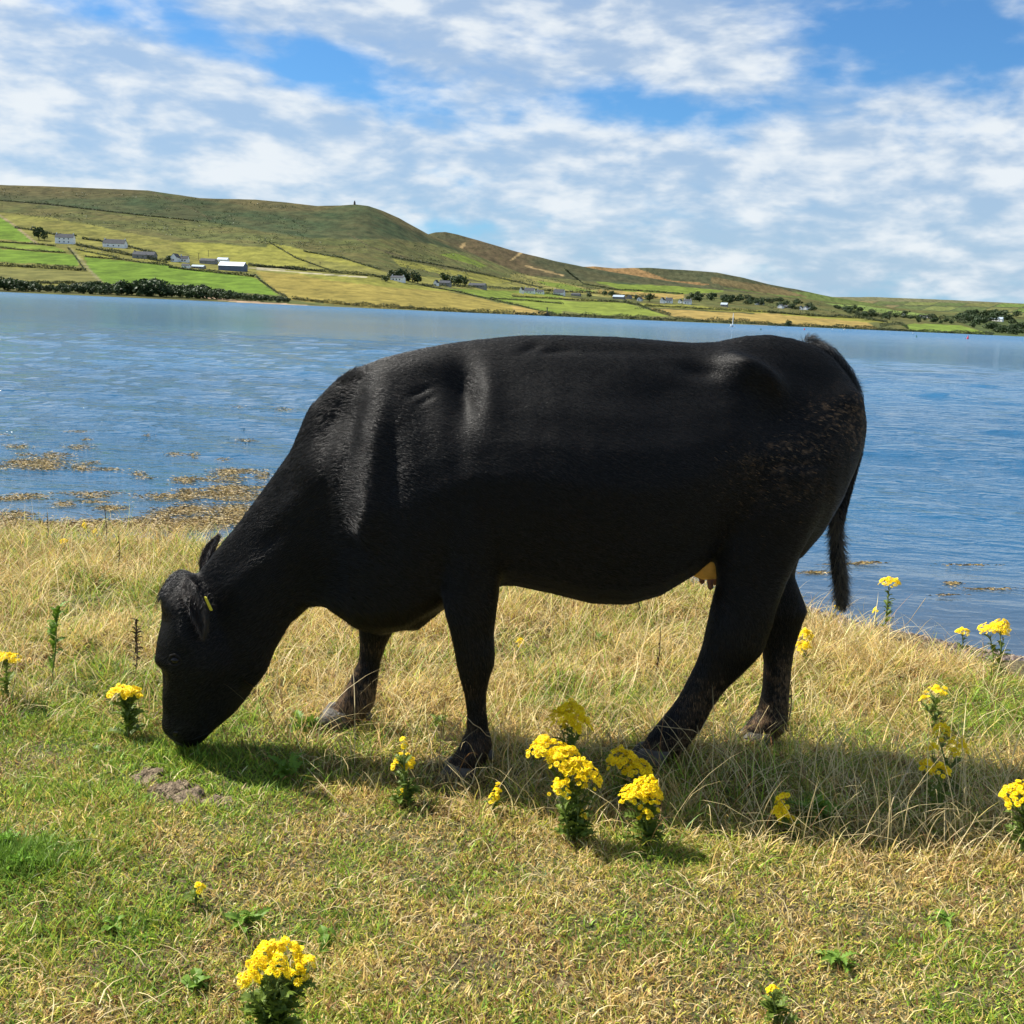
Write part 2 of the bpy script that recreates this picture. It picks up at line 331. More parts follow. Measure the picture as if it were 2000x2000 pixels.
# ------------------------------------------------------------------ far land
def ae(px, py):
    d = ray(px, py); return d[0]/d[1], d[2]/d[1]
def pxy(a, e):                                  # inverse of ae (used only to lay field colours out once)
    d = np.stack([a, np.ones_like(a), e], -1); z = d@fw
    return 1000+FPX*(d@RV)/z, 1000-FPX*(d@UV)/z
def curve(pts):
    q = np.array([ae(*p) for p in pts]); return q[:, 0], q[:, 1]
_sa = [ae(x, 600)[0] for x in (-400, 0, 500, 1000, 1500, 2000, 2400)]; _sd = [500, 520, 560, 640, 820, 1150, 1500]
def shore_d(a): return np.interp(a, _sa, _sd)*(1+0.03*(fbm(a, 0*a, 14, 3, 21)-.5))
class Land:
    def __init__(s, name, ridge, ra, rd, rows, p, base=None, cols=760, amin=-0.75, amax=0.75, back=True, wide=False):
        s.wide = wide
        s.name = name; s.ra, s.re = curve(ridge); s.da = [ae(x, 600)[0] for x in ra]; s.dd = rd; s.p = p; s.base = base; s.back = back
        s.cols = cols; s.rows = rows; s.lim = (amin, amax)
    def ends(s, a):
        a = np.asarray(a, float); er = np.interp(a, s.ra, s.re) + 0.0006*(fbm(a, 0*a, 60, 3, 4)-.5); dr = np.interp(a, s.da, s.dd)
        if s.base is None: ds = shore_d(a); es = (ZW-0.4-CZ)/ds
        else: ds = dr*s.base; es = -0.004+0*a
        return ds, es, dr, np.maximum(er, es+0.002)
    def at_t(s, a, tt):
        ds, es, dr, er = s.ends(a); e = es+(er-es)*tt; Dd = ds+(dr-ds)*tt**s.p
        return Dd, e
    def place(s, px, py):                       # a spot of the hillside
        a, e = ae(px, py); ds, es, dr, er = [float(q) for q in s.ends(a)]
        tt = min(max((e-es)/(er-es), 0.004), 1); Dd = ds+(dr-ds)*tt**s.p
        return np.array([a*Dd, Dd, CZ+e*Dd])
    def place_v(s, px, py):
        d = fw[None]+RV[None]*((px-1000)/FPX)[:, None]+UV[None]*((1000-py)/FPX)[:, None]; a, e = d[:, 0]/d[:, 1], d[:, 2]/d[:, 1]
        ds, es, dr, er = s.ends(a); tt = np.clip((e-es)/(er-es), 0.004, 1); Dd = ds+(dr-ds)*tt**s.p
        return np.stack([a*Dd, Dd, CZ+e*Dd], 1)
    def build(s, paint):
        a = np.linspace(s.lim[0], s.lim[1], s.cols)
        if s.wide: a = np.concatenate([np.linspace(-2.6, s.lim[0], 60)[:-1], a, np.linspace(s.lim[1], 2.0, 40)[1:]])
        nc = len(a); tt = np.linspace(0, 1, s.rows)
        A, T = np.meshgrid(a, tt); Dd, e = s.at_t(A, T)
        X = A*Dd; Y = Dd; Zz = CZ+e*Dd
        px, py = pxy(A.ravel(), e.ravel()); C = paint(px, py, T.ravel(), X.ravel(), Y.ravel())
        V = np.stack([X, Y, Zz], -1).reshape(-1, 3)
        V0 = V[nc*(s.rows-1):nc*s.rows].copy()
        for k in (1.12, 1.5):
            B = V0.copy(); B[:, :2] *= k; B[:, 2] = B[:, 2]*(0.9 if k == 1.12 else 0.1)-2
            V = np.concatenate([V, B]); C = np.concatenate([C, C[nc*(s.rows-1):nc*s.rows]])
        n = nc; k = len(V)//n; i = np.arange((k-1)*(n-1)); q = (i//(n-1))*n+i % (n-1)
        me = make_mesh(s.name, V, np.stack([q, q+1, q+n+1, q+n], 1), M['land'])
        add_color(me, C[:, :3]); r = me.attributes.new('rough', 'FLOAT', 'POINT'); r.data.foreach_set('value', C[:, 3].astype(np.float32))
        return tag(obj(s.name, me), kind='structure')
def inpoly(x, y, P):
    r = np.zeros(len(x), bool); n = len(P)
    for i in range(n):
        x1, y1 = P[i]; x2, y2 = P[(i+1) % n]
        if y1 == y2: continue
        c = ((y1 > y) != (y2 > y)) & (x < (x2-x1)*(y-y1)/(y2-y1)+x1); r ^= c
    return r
def near_line(x, y, P, wd):
    r = np.zeros(len(x), bool)
    for (x1, y1), (x2, y2) in zip(P[:-1], P[1:]):
        L = (x2-x1)**2+(y2-y1)**2; q = np.clip(((x-x1)*(x2-x1)+(y-y1)*(y2-y1))/L, 0, 1)
        r |= np.hypot(x-x1-q*(x2-x1), y-y1-q*(y2-y1)) < wd
    return r
def c1(*p): return [(x/3.22, 340+y/3.22) for x, y in p]
def c2(*p): return [(500+x/3.22, 380+y/3.22) for x, y in p]
def c3(*p): return [(1000+x/3.864, 480+y/3.864) for x, y in p]
def c4(*p): return [(1500+x/3.864, 480+y/3.864) for x, y in p]
BG = (0.10, 0.165, 0.022); G2 = (0.12, 0.165, 0.028); YG = (0.185, 0.185, 0.04); ST = (0.27, 0.20, 0.065); OL = (0.125, 0.125, 0.04)
hillA = Land('near_hillside', [(-4000, 640), (-1800, 470), (-900, 370), (-500, 352), (-200, 352), (0, 361), (100, 364), (190, 368), (290, 372), (390, 387), (500, 390), (560, 395), (620, 402), (665, 401), (693, 399), (720, 402), (750, 413), (780, 426), (810, 443), (835, 457), (880, 475), (950, 507), (1030, 538), (1150, 549), (1290, 556), (1400, 566), (1560, 582), (1640, 592), (1800, 606), (2000, 620), (2400, 640)],
             [-400, 0, 700, 900, 1100, 1600, 2400], [1500, 1550, 1650, 1750, 1900, 2000, 2300], 150, 0.85, None, 620, -0.56, 0.56, True, True)
fields = [(c1((-2600, 240), (0, 243), (330, 275), (700, 345), (1100, 425), (1700, 470), (1932, 510), (1932, 700), (0, 700), (-2600, 690)), (0.155, 0.155, 0.040), .45),
    (c2((0, 340), (460, 400), (830, 490), (1300, 540), (1932, 580), (1932, 660), (1000, 560), (0, 480)), (0.165, 0.165, 0.045), .35),
    (c2((80, 300), (400, 370), (540, 400), (800, 480), (500, 430), (60, 330)), YG, .3),
    (c2((1150, 380), (1250, 365), (1460, 445), (1420, 460)), G2, .2),
    (c2((850, 400), (1200, 470), (1700, 540), (1500, 560), (900, 450)), YG, .6),
    (c3((0, 200), (200, 240), (620, 330), (900, 380), (900, 410), (400, 350), (0, 290)), (0.20, 0.19, .06), .7),
    (c3((180, 262), (400, 290), (640, 350), (440, 340), (250, 300)), G2, .2),
    (c3((560, 250), (800, 290), (1180, 300), (1600, 320), (1600, 350), (1290, 365), (860, 345)), G2, .15),
    (c3((640, 330), (1290, 370), (1290, 400), (1000, 400), (640, 360)), ST, .4),
    (c1((1100, 425), (1400, 440), (1932, 485), (1932, 600), (1560, 570), (1200, 520)), YG, .2),
    (c1((-1400, 230), (0, 270), (60, 300), (210, 430), (0, 410), (-1400, 380)), BG, 0), (c1((-1400, 390), (0, 428), (350, 455), (410, 490), (0, 460), (-1400, 430)), G2, 0),
    (c1((-1400, 440), (0, 472), (420, 500), (480, 510), (500, 580), (0, 552), (-1400, 520)), BG, 0), (c1((-1400, 560), (0, 585), (540, 608), (640, 680), (0, 665), (-1400, 650)), OL, .1),
    (c1((475, 470), (600, 490), (735, 517), (700, 528), (530, 515)), YG, 0), (c1((530, 520), (1060, 573), (1200, 600), (1600, 648), (1750, 765), (1270, 730), (820, 700), (650, 690), (560, 600)), BG, 0),
    (c1((1610, 612), (1932, 640), (1932, 790), (1810, 790), (1700, 700)), (0.205, 0.17, .045), .05),
    (c2((0, 490), (250, 500), (700, 530), (1050, 575), (1400, 650), (1850, 755), (1600, 750), (700, 710), (240, 665), (130, 620)), (0.205, 0.17, .045), .05),
    (c2((250, 495), (700, 525), (1050, 575), (1250, 610), (900, 590), (400, 530)), YG, 0),
    (c2((1180, 590), (1600, 605), (1932, 625), (1932, 760), (1850, 745), (1400, 640)), G2, .1),
    (c3((0, 355), (300, 385), (640, 405), (640, 420), (300, 400), (0, 385)), YG, .15), (c3((0, 400), (560, 420), (850, 430), (950, 460), (1190, 535), (640, 525), (0, 440)), (0.15, .19, .035), .05),
    (c3((0, 450), (260, 500), (300, 520), (0, 520)), ST, .1), (c3((860, 425), (1350, 450), (1932, 490), (1932, 510), (1350, 480), (1000, 455)), YG, .1),
    (c3((1020, 470), (1350, 490), (1932, 520), (1932, 580), (1450, 560), (1200, 530)), ST, .25), (c4((-100, 505), (0, 510), (400, 530), (700, 550), (830, 625), (0, 590), (-100, 585)), ST, .3),
    (c4((0, 495), (640, 535), (950, 580), (700, 575), (100, 520)), YG, .1), (c4((1010, 603), (1100, 588), (1450, 598), (1680, 668), (1100, 650)), (0.13, .185, .035), 0),
    (c4((420, 430), (700, 450), (1300, 530), (1100, 535), (600, 480)), (0.13, .18, .05), .1), (c4((1300, 520), (1932, 560), (2400, 600), (2400, 700), (1700, 680)), (0.06, .085, .03), .3)]
def mottled(px, py, X, Y, c, amp=0.25, sc=0.02, seed=2):
    return np.array(c)[None, :]*(1+amp*(fbm(X, Y, sc, 4, seed)-.5)[:, None]*2)
def paintA(px, py, T, X, Y):
    n = len(px); C = np.zeros((n, 4)); jx = 3*(vnoise(px, py, .08, 31)-.5); jy = 2*(vnoise(px, py, .08, 32)-.5); qx, qy = px+jx, py+jy
    ridge_c = mottled(px, py, X, Y, (0.072, 0.068, 0.032), .4, .006); low = mottled(px, py, X, Y, (0.085, 0.098, 0.034), .45, .006, 5)
    green = mottled(px, py, X, Y, (0.034, 0.054, 0.026), .35, .008, 7)
    L1 = np.interp(qx, [-400, 0, 155, 270, 404, 528, 600, 686, 770, 851, 1000, 1200], [380, 391, 407, 419, 433, 455, 464, 467, 467, 478, 520, 560])
    nz = fbm(X, Y, .0045, 4, 11); up = sstep(L1-qy, -2, 2)[:, None]
    k = sstep(nz+0.25*sstep(T, .8, 1), .5, .66)[:, None]
    C[:, :3] = low*(1-up) + up*(green*(1-k)+ridge_c*k); C[:, 3] = 0.9-0.35*up[:, 0]
    for P, c, r in fields:
        q = inpoly(qx, qy, P); C[q, :3] = mottled(px[q], py[q], X[q], Y[q], c, .18, .02); C[q, 3] = r
    for P, wd, c in [(c1((0, 262), (100, 330), (210, 420), (240, 440)), 1.8, (.20, .16, .10)), (c1((430, 460), (500, 530), (560, 600), (640, 685)), 2.6, (.17, .16, .08)),
                     (c1((1240, 770), (1500, 800), (1932, 830)), 2, (.30, .22, .15)), (c2((0, 690), (500, 712), (1000, 740), (1932, 790)), 2, (.28, .20, .13)), (c3((0, 545), (1932, 605)), 1.4, (.28, .22, .16)),
                     (c4((0, 612), (800, 650), (1932, 700)), 1.5, (.28, .22, .16)), (c2((0, 468), (700, 522)), 1.2, (.30, .28, .2)), (c1((1560, 590), (1932, 600)), 1.2, (.30, .28, .2)),
                     (c1((0, 165), (500, 212), (870, 255)), .9, (.05, .05, .03)), (c1((930, 105), (1100, 170), (1250, 240), (1330, 290)), .8, (.07, .06, .035)), (c2((570, 240), (720, 330), (950, 400)), .8, (.07, .06, .035))]:
        q = near_line(px, py, P, wd); C[q, :3] = c; C[q, 3] = .1
    return C
def paintB(px, py, T, X, Y):
    C = np.zeros((len(px), 4)); k = sstep(fbm(X, Y, .004, 4, 12), .45, .62)[:, None]
    C[:, :3] = mottled(px, py, X, Y, (0.055, 0.064, 0.036), .25, .006)*(1-k)+mottled(px, py, X, Y, (0.085, 0.068, 0.04), .25, .006)*k; C[:, 3] = .5
    for P, wd in [(c2((1605, 412), (1680, 355)), 1.8), (c2((1270, 350), (1310, 310)), 3.2), (c2((1700, 450), (1932, 510)), 1.4)]:
        q = near_line(px, py, P, wd); C[q, :3] = (.30, .22, .11); C[q, 3] = .2
    return C
def paintC(px, py, T, X, Y):
    C = np.zeros((len(px), 4)); C[:, :3] = mottled(px, py, X, Y, (0.058, 0.068, 0.038), .25, .005); C[:, 3] = .4
    qx = px+14*(fbm(X, Y, .004, 3, 3)-.5); qy = py+6*(fbm(X, Y, .006, 3, 6)-.5)
    q = inpoly(qx, qy, c3((560, 140), (900, 150), (980, 180), (1200, 260), (1500, 290), (1300, 320), (900, 300), (600, 240))); C[q, :3] = mottled(px[q], py[q], X[q], Y[q], (0.24, 0.15, 0.07), .4, .006, 8); C[q, 3] = .45
    q = qy > np.interp(qx, [1000, 1250, 1400, 1560], [548, 556, 562, 572]); C[q, :3] = mottled(px[q], py[q], X[q], Y[q], (0.095, 0.13, 0.04), .3, .006); C[q, 3] = .2
    q = inpoly(qx, qy, c3((1500, 230), (1932, 300), (2250, 400), (1900, 360), (1500, 280))); C[q, :3] = mottled(px[q], py[q], X[q], Y[q], (0.125, 0.10, 0.05), .3, .006)
    return C
def paintD(px, py, T, X, Y):
    C = np.zeros((len(px), 4)); i = np.floor((px+ (py-580)*2.5)/62).astype(int); j = np.floor((py-583-(px-1600)*.02)/9.5).astype(int)
    pal = np.array([(0.11, .15, .055), (0.15, .16, .06), (0.13, .19, .05), (0.19, .16, .08), (0.10, .13, .05), (0.16, .19, .065)]); kk = (i*7+j*5) % 6
    C[:, :3] = pal[kk]*.78*(1+.2*(fbm(X, Y, .008, 3, 5)-.5)[:, None]*2); C[:, 3] = .15
    fx = ((px+(py-580)*2.5)/62) % 1; fy = ((py-583-(px-1600)*.02)/9.5) % 1
    q = (fy < .13) | (fx < .05); C[q, :3] = (.05, .06, .035); C[py < 586+.02*(px-1600), :3] = (.12, .12, .065)
    return C
hillA.build(paintA)
hillB = Land('middle_hill', [(500, 600), (740, 500), (800, 462), (835, 458), (850, 454), (870, 453), (895, 458), (1000, 489), (1080, 509), (1135, 520), (1200, 532), (1300, 548), (1500, 575), (1800, 620)], [500, 2000], [2500, 2700], 60, .9, .78, 420, -0.3, 0.42)
hillB.build(paintB)
hillC = Land('far_hill', [(900, 600), (1060, 540), (1135, 521), (1160, 520), (1200, 524), (1265, 523), (1350, 528), (1400, 532), (1450, 542), (1500, 555), (1560, 566), (1620, 579), (1700, 592), (1850, 625)], [500, 2000], [3100, 3300], 60, .9, .86, 420, -0.1, 0.45)
hillC.build(paintC)
hillD = Land('distant_fields', [(1300, 600), (1480, 590), (1560, 583), (1600, 580), (1700, 580), (1790, 583), (1900, 588), (2000, 593), (2400, 606), (2900, 640)], [500, 2000], [3900, 4200], 60, .9, .72, 420, 0.1, 0.75)
hillD.build(paintD)

# ------------------------------------------------------------------ far trees, hedges
def leaf_cloud(g, n, centres, size):
    """many small leaf-clump faces spread through a lumpy crown; centres: (x,y,z,r)"""
    Vv = []; Fv = []
    cs = np.array(centres); wts = cs[:, 3]**2; wts /= wts.sum()
    for k in range(n):
        c = cs[g.choice(len(cs), p=wts)]; d = g.normal(size=3); d /= np.linalg.norm(d); p = c[:3]+d*c[3]*g.uniform(.55, 1.0)**.6
        u1 = g.normal(size=3); u1 /= np.linalg.norm(u1); v1 = np.cross(u1, d+g.normal(size=3)*.4); v1 /= np.linalg.norm(v1)+1e-6
        s1 = size*g.uniform(.6, 1.3); b = len(Vv); Vv += [p-u1*s1, p+v1*s1*.8, p+u1*s1, p-v1*s1*.8]; Fv.append((b, b+1, b+2, b+3))
    return np.array(Vv), np.array(Fv)
crowns = []
for i in range(7):
    g = np.random.default_rng(50+i); cen = [(0, 0, .55, .40)]+[(*(g.uniform(-.42, .42, 2)), g.uniform(.25, .85), g.uniform(.16, .32)) for _ in range(7)]
    Vc, Fc = leaf_cloud(g, 340, cen, 0.085); crowns.append(make_mesh('crown', Vc, Fc, M['tree'], False))
tb = MB(); tb.tube([(0, 0, -.08), (0.02, 0, .3), (0, .02, .6)], [.05, .035, .015], 5); tb.tube([(0.01, 0, .25), (.2, .05, .55)], [.025, .008], 4); tb.tube([(0.01, 0, .28), (-.18, -.05, .6)], [.022, .008], 4)
trunk_me = tb.mesh('trunk', M['trunk'])
def far_tree(px, py, hpx, label, group, wide=1.0, trunk=False, land=None, name='far_tree'):
    P = (land or hillA).place(px, py); s = hpx*P[1]/FPX; g = random
    if trunk:
        o = empty(name, P, g.uniform(0, 6)); o.scale = (s*wide, s*wide, s); obj('crown', g.choice(crowns), o); obj('trunk', trunk_me, o)
    else:
        o = obj(name, g.choice(crowns), None, P); o.rotation_euler = (0, 0, g.uniform(0, 6)); o.scale = (s*wide*g.uniform(.85, 1.2), s*wide, s)
    tag(o, label, 'tree' if 'tree' in name else 'bush', group); return o
# wooded bank along the near part of the far shore
x = -60
while x < 565:
    top = np.interp(x, [-60, 0, 100, 180, 215, 260, 300, 345, 380, 430, 500, 560], [22, 24, 14, 20, 22, 25, 32, 20, 24, 18, 12, 10])
    yb = np.interp(x, [-60, 0, 250, 560], [566, 570, 579, 594])
    wh = 'below the olive field at the left edge' if x < 90 else 'below the foot of the track' if x < 195 else 'in the tallest part below the bright green field' if x < 330 else 'below the barn' if x < 450 else 'tapering off under the yellow field corner'
    far_tree(x, yb-1.5+random.uniform(-2, 0), top*random.uniform(.75, 1.1), 'dark bushy tree of the shore strip '+wh, 'trees in the wooded strip on the far shore', random.uniform(1.0, 1.5))
    if random.random() < .75: far_tree(x+4, yb-3-top*.35, top*random.uniform(.55, .8), 'smaller tree on the shore bank '+wh, 'trees in the wooded strip on the far shore', random.uniform(1.0, 1.4))
    x += random.uniform(6.5, 10.5)
for (px, py, hh_, wd) in [(753, 550, 10, 1), (768, 543, 14, 1.3), (782, 544, 16, 1.2), (806, 551, 17, 1.2), (816, 554, 15, 1.2), (797, 549, 15, 1)]:
    far_tree(px, py, hh_*1.15, 'dark green tree in the clump sheltering the white cottage', 'trees around the white cottage', wd, True)
for (px, py, hh_, wd) in [(873, 553, 16, 1.2), (886, 557, 17, 1.3), (899, 558, 16, 1.2), (908, 559, 12, 1)]:
    far_tree(px, py, hh_*1.1, 'dark green tree behind the grey roofed cottage', 'trees behind the grey roofed cottage', wd, True)
far_tree(76, 469, 25, 'tall dark green tree standing left of the white two storey house', None, .8, True)
far_tree(87, 470, 18, 'lean ragged tree just beside the tall tree left of the white house', None, .6, True)
far_tree(1268, 589, 15, 'rounded dark tree right of the small white gabled cottage', None, 1.2, True)
far_tree(1541, 638, 12, 'lone round dark green bush on the far shore by the boats', None, 1.3, True, name='far_bush')
far_tree(330, 510, 11, 'dark green tree beside the white and blue farmhouse', None, 1.5, True)
far_tree(1180, 578, 10, 'small dark tree by the hillside road above the green field', None, 1.2, True); far_tree(1194, 580, 11, 'small dark tree left of the grey barn roofs', None, 1.2, True)
far_tree(1150, 580, 9, 'low dark tree beside the dark roadside shed', None, 1.4, True); far_tree(1242, 586, 11, 'thin dark tree behind the small white cottage', None, .8, True)
for k in range(34):                             # plantation on the right
    px = random.uniform(1335, 1500); py = np.interp(px, [1335, 1500], [584, 596])+random.uniform(-8, 3)
    far_tree(px, py, random.uniform(7, 11)+(6 if 1415 < px < 1440 else 0), 'dark tree in the plantation '+('above the bright white cottage' if px < 1400 else 'above the open barn' if px < 1445 else 'above the white gable at its end'), 'trees in the plantation', 1.3)
for k in range(60):
    px = random.uniform(1500, 1860); py = np.interp(px, [1500, 1600, 1700, 1860], [597, 605, 618, 634])+random.uniform(-9, 4)
    if inpoly(np.array([px]), np.array([py]), c4((980, 600), (1100, 585), (1500, 598), (1680, 668), (1000, 640)))[0]: continue
    far_tree(px, py, random.uniform(6, 10), 'dark tree in the low wood '+('above the straw coloured shore field' if px < 1640 else 'between the straw field and the tiny hut' if px < 1750 else 'around the cluster of white cottages'), 'trees in the low wood on the right', 1.5)
for k in range(72):
    px = random.uniform(1870, 2050); lo = np.interp(px, [1870, 1940, 2050], [630, 654, 659]); py = random.uniform(618, lo)
    far_tree(px, py, random.uniform(9, 14), 'green tree in the shore wood '+('beside the bright green field' if px < 1920 else 'below the long white building' if px < 1970 else 'cut by the right edge'), 'trees in the shore wood on the right', 1.5)
for (px, py) in [(1895, 620), (1905, 618), (1935, 619), (1943, 617), (1948, 621)]: far_tree(px, py, 13, 'tall tree behind the long white building', 'trees behind the long white building', .9, True)

def hedge(pts, hpx, label, dens=1.0, wpx=None, name='hedgerow'):
    g = np.random.default_rng(int(abs(pts[0][0]*7+pts[0][1]*13))); Vv = []; Fv = []
    L = sum(math.dist(a, b) for a, b in zip(pts[:-1], pts[1:])); n = int(L*7.5*dens)
    cum = np.cumsum([0]+[math.dist(a, b) for a, b in zip(pts[:-1], pts[1:])])
    P0 = None
    q = g.uniform(0, L, n); px = np.interp(q, cum, [p[0] for p in pts]); py = np.interp(q, cum, [p[1] for p in pts]); P = hillA.place_v(px, py); P0 = hillA.place(*pts[0])
    sc = (P[:, 1]/FPX)[:, None]; H = hpx*sc[:, 0]*(0.45+0.85*vnoise(q, 0*q, .12, 41)+.25*(vnoise(q, 0*q, .5, 43)-.5)); P = P+np.stack([g.normal(size=n)*.8*sc[:, 0], g.normal(size=n)*1.2*sc[:, 0], g.uniform(-.1, 1, n)*H], 1)-P0
    P = np.repeat(P, 2, 0); sc = np.repeat(sc, 2, 0); u1 = g.normal(size=P.shape); u1 /= np.linalg.norm(u1, axis=1)[:, None]; v1 = g.normal(size=P.shape); v1 /= np.linalg.norm(v1, axis=1)[:, None]; s1 = sc*g.uniform(.7, 1.4, (len(P), 1))
    PP = P+g.normal(size=P.shape)*sc*.6; Vv = np.stack([PP-u1*s1, PP+v1*s1, PP+u1*s1], 1).reshape(-1, 3); Fv = np.arange(len(Vv)).reshape(-1, 3)
    o = obj(name, make_mesh(name, np.array(Vv), np.array(Fv), M['hedge'], False), None, P0); tag(o, label, 'hedge'); return o
HG = [(c1((0, 430), (200, 440), (350, 455)), 3, 'thin hedgerow under the upper left bright green field'), (c1((-200, 450), (0, 465), (200, 485), (410, 497)), 3, 'thin hedgerow between the two narrow left hand green strips'),
 (c1((-200, 560), (0, 580), (250, 592), (540, 612)), 8, 'thick dark hedgerow between the green and the olive field on the left'), (c1((-200, 665), (0, 680), (300, 690), (640, 692)), 5, 'hedgerow above the wooded strip at the left edge'),
 (c1((430, 470), (480, 530), (520, 590), (545, 615)), 4, 'bushy hedgerow climbing beside the track left of the big green field'), (c1((480, 478), (600, 500), (740, 530)), 3, 'hedgerow below the bungalow garden'),
 (c1((530, 522), (730, 537), (900, 560), (1060, 577)), 4, 'hedgerow along the top of the big bright green field'), (c1((1060, 590), (1250, 612), (1450, 632), (1600, 648)), 6, 'dark hedgerow in front of the farm sheds'),
 (c1((1600, 640), (1660, 690), (1740, 745), (1805, 780)), 5, 'hedgerow running down between the green and the yellow field'), (c1((480, 450), (640, 480), (830, 515), (1050, 560)), 7, 'garden shrubs around the bungalow and the stone house'),
 (c1((520, 410), (640, 425), (850, 470), (980, 505)), 5, 'ragged hedge behind the bungalow'), (c1((90, 340), (210, 355), (350, 385), (480, 390)), 4, 'dark hedge leading up to the white two storey house'),
 (c1((1560, 575), (1750, 592), (1932, 610)), 5, 'roadside hedge right of the long barn'), (c2((0, 455), (250, 470), (500, 495), (740, 515), (840, 535)), 6, 'dark roadside hedge above the broad yellow field'),
 (c2((80, 300), (260, 405), (460, 475)), 2.2, 'sparse line of bushes slanting across the hillside pasture'), (c2((300, 360), (540, 400), (780, 475)), 3, 'sparse bushes above the hillside pasture'),
 (c2((1050, 575), (1250, 610), (1400, 645), (1600, 690), (1860, 750)), 3, 'thin hedgerow slanting down to the shore right of the yellow field'), (c2((1040, 570), (1300, 580), (1650, 600), (1932, 640)), 4, 'roadside hedge in front of the row of cottages'),
 (c2((1470, 655), (1650, 665), (1932, 690)), 3, 'hedge splitting the bright field right of the yellow one'), (c2((230, 660), (500, 690), (760, 712), (980, 722)), 8, 'dark shore hedge below the broad yellow field'),
 (c2((960, 722), (1300, 742), (1600, 755), (1860, 768)), 8, 'dark shore hedge ending near the beacon post'), (c3((280, 530), (640, 545), (980, 560)), 9, 'dark shore hedge right of the beacon post'),
 (c3((980, 560), (1400, 575), (1640, 585), (1932, 597)), 9, 'dark shore hedge behind the moored sailing boat'), (c4((0, 602), (350, 615), (700, 632), (900, 642)), 7, 'dark shore hedge behind the small moored boats'),
 (c4((900, 640), (1200, 655), (1500, 665), (1700, 680)), 6, 'dark shore hedge under the bright green field at the right'), (c3((0, 385), (350, 405), (700, 425), (860, 430)), 3.5, 'hedge above the long bright green field'),
 (c3((840, 430), (960, 450), (1050, 490), (1200, 530)), 6, 'scrubby hedge at the right end of the bright green field'), (c3((1000, 455), (1350, 475), (1932, 505)), 4.5, 'hedge along the coast road below the cottages'),
 (c3((0, 325), (300, 345), (700, 365), (1100, 400)), 4, 'hedge behind the row of roadside cottages'), (c3((400, 180), (540, 290), (760, 330), (1290, 365)), 2.5, 'low hedge at the foot of the moor'),
 (c4((0, 505), (300, 530), (700, 550), (900, 580)), 5, 'hedge above the straw coloured shore field'), (c4((650, 530), (1000, 540), (1300, 560), (1500, 590)), 9, 'wide scrubby hedge in front of the three white gables'),
 (c4((840, 620), (920, 600), (1000, 595), (1060, 630)), 9, 'dark scrub clump left of the bright green shore field'), (c1((0, 168), (300, 190), (520, 218), (870, 258), (1250, 298)), 1.6, 'dark field bank along the foot of the high moor'),
 (c2((850, 395), (1200, 455), (1500, 520), (1800, 590)), 3, 'line of gorse across the rough hillside pasture')]
for P, hpx, lb in HG: hedge(P, hpx, lb, 1.0 if hpx < 5 else 1.7)

# gorse and bramble clumps scattered over the rough grazing of the hillside
g = np.random.default_rng(60); Vv = []; Fv = []; zones = [c1((0, 190), (700, 250), (1300, 320), (1932, 430), (1932, 480), (1400, 420), (900, 380), (400, 300), (0, 240)), c2((0, 200), (500, 300), (1100, 330), (1500, 480), (1932, 590), (1500, 560), (900, 470), (450, 390), (0, 300)),
    c3((0, 200), (600, 300), (1000, 360), (1200, 400), (700, 380), (0, 310)), c4((0, 395), (700, 450), (1200, 530), (900, 590), (300, 520), (0, 480)), c1((480, 440), (1050, 545), (1100, 590), (900, 560), (520, 500)), c3((800, 430), (1000, 440), (1250, 530), (1100, 530), (900, 470)), c1((0, 90), (900, 130), (1700, 190), (1932, 220), (1932, 420), (1200, 300), (0, 170))]
zw_ = [.28, .34, .14, .12, .07, .05, .25]
for Z_, zn in zip(zones, zw_):
    xs_ = [q[0] for q in Z_]; ys_ = [q[1] for q in Z_]; px = g.uniform(min(xs_), max(xs_), int(zn*13000)); py = g.uniform(min(ys_), max(ys_), len(px))
    k = inpoly(px, py, Z_) & (vnoise(px, py*3, .035, 44) > .46+.12*g.normal(size=len(px))); px, py = px[k], py[k]; P = hillA.place_v(px, py); R_ = (P[:, 1]/FPX*g.uniform(.8, 3.0, len(px)))[:, None]
    P = np.repeat(P, 4, 0); R_ = np.repeat(R_, 4, 0); u1 = g.normal(size=P.shape); u1 /= np.linalg.norm(u1, axis=1)[:, None]; v1 = g.normal(size=P.shape); v1 /= np.linalg.norm(v1, axis=1)[:, None]
    PP = P+g.normal(size=P.shape)*R_*np.array([1.2, .8, .25])+np.array([0, 0, 1.])*R_*.4; Vv.append(np.stack([PP-u1*R_*.6, PP+v1*R_*.6, PP+u1*R_*.6], 1).reshape(-1, 3))
Vv = np.concatenate(Vv); Fv = np.arange(len(Vv)).reshape(-1, 3)
tag(obj('gorse_scrub', make_mesh('gorse_scrub', np.array(Vv), np.array(Fv), M['hedge'], False)), 'dark gorse and bramble clumps scattered over the rough hillside pasture', 'scrub', kind='stuff')

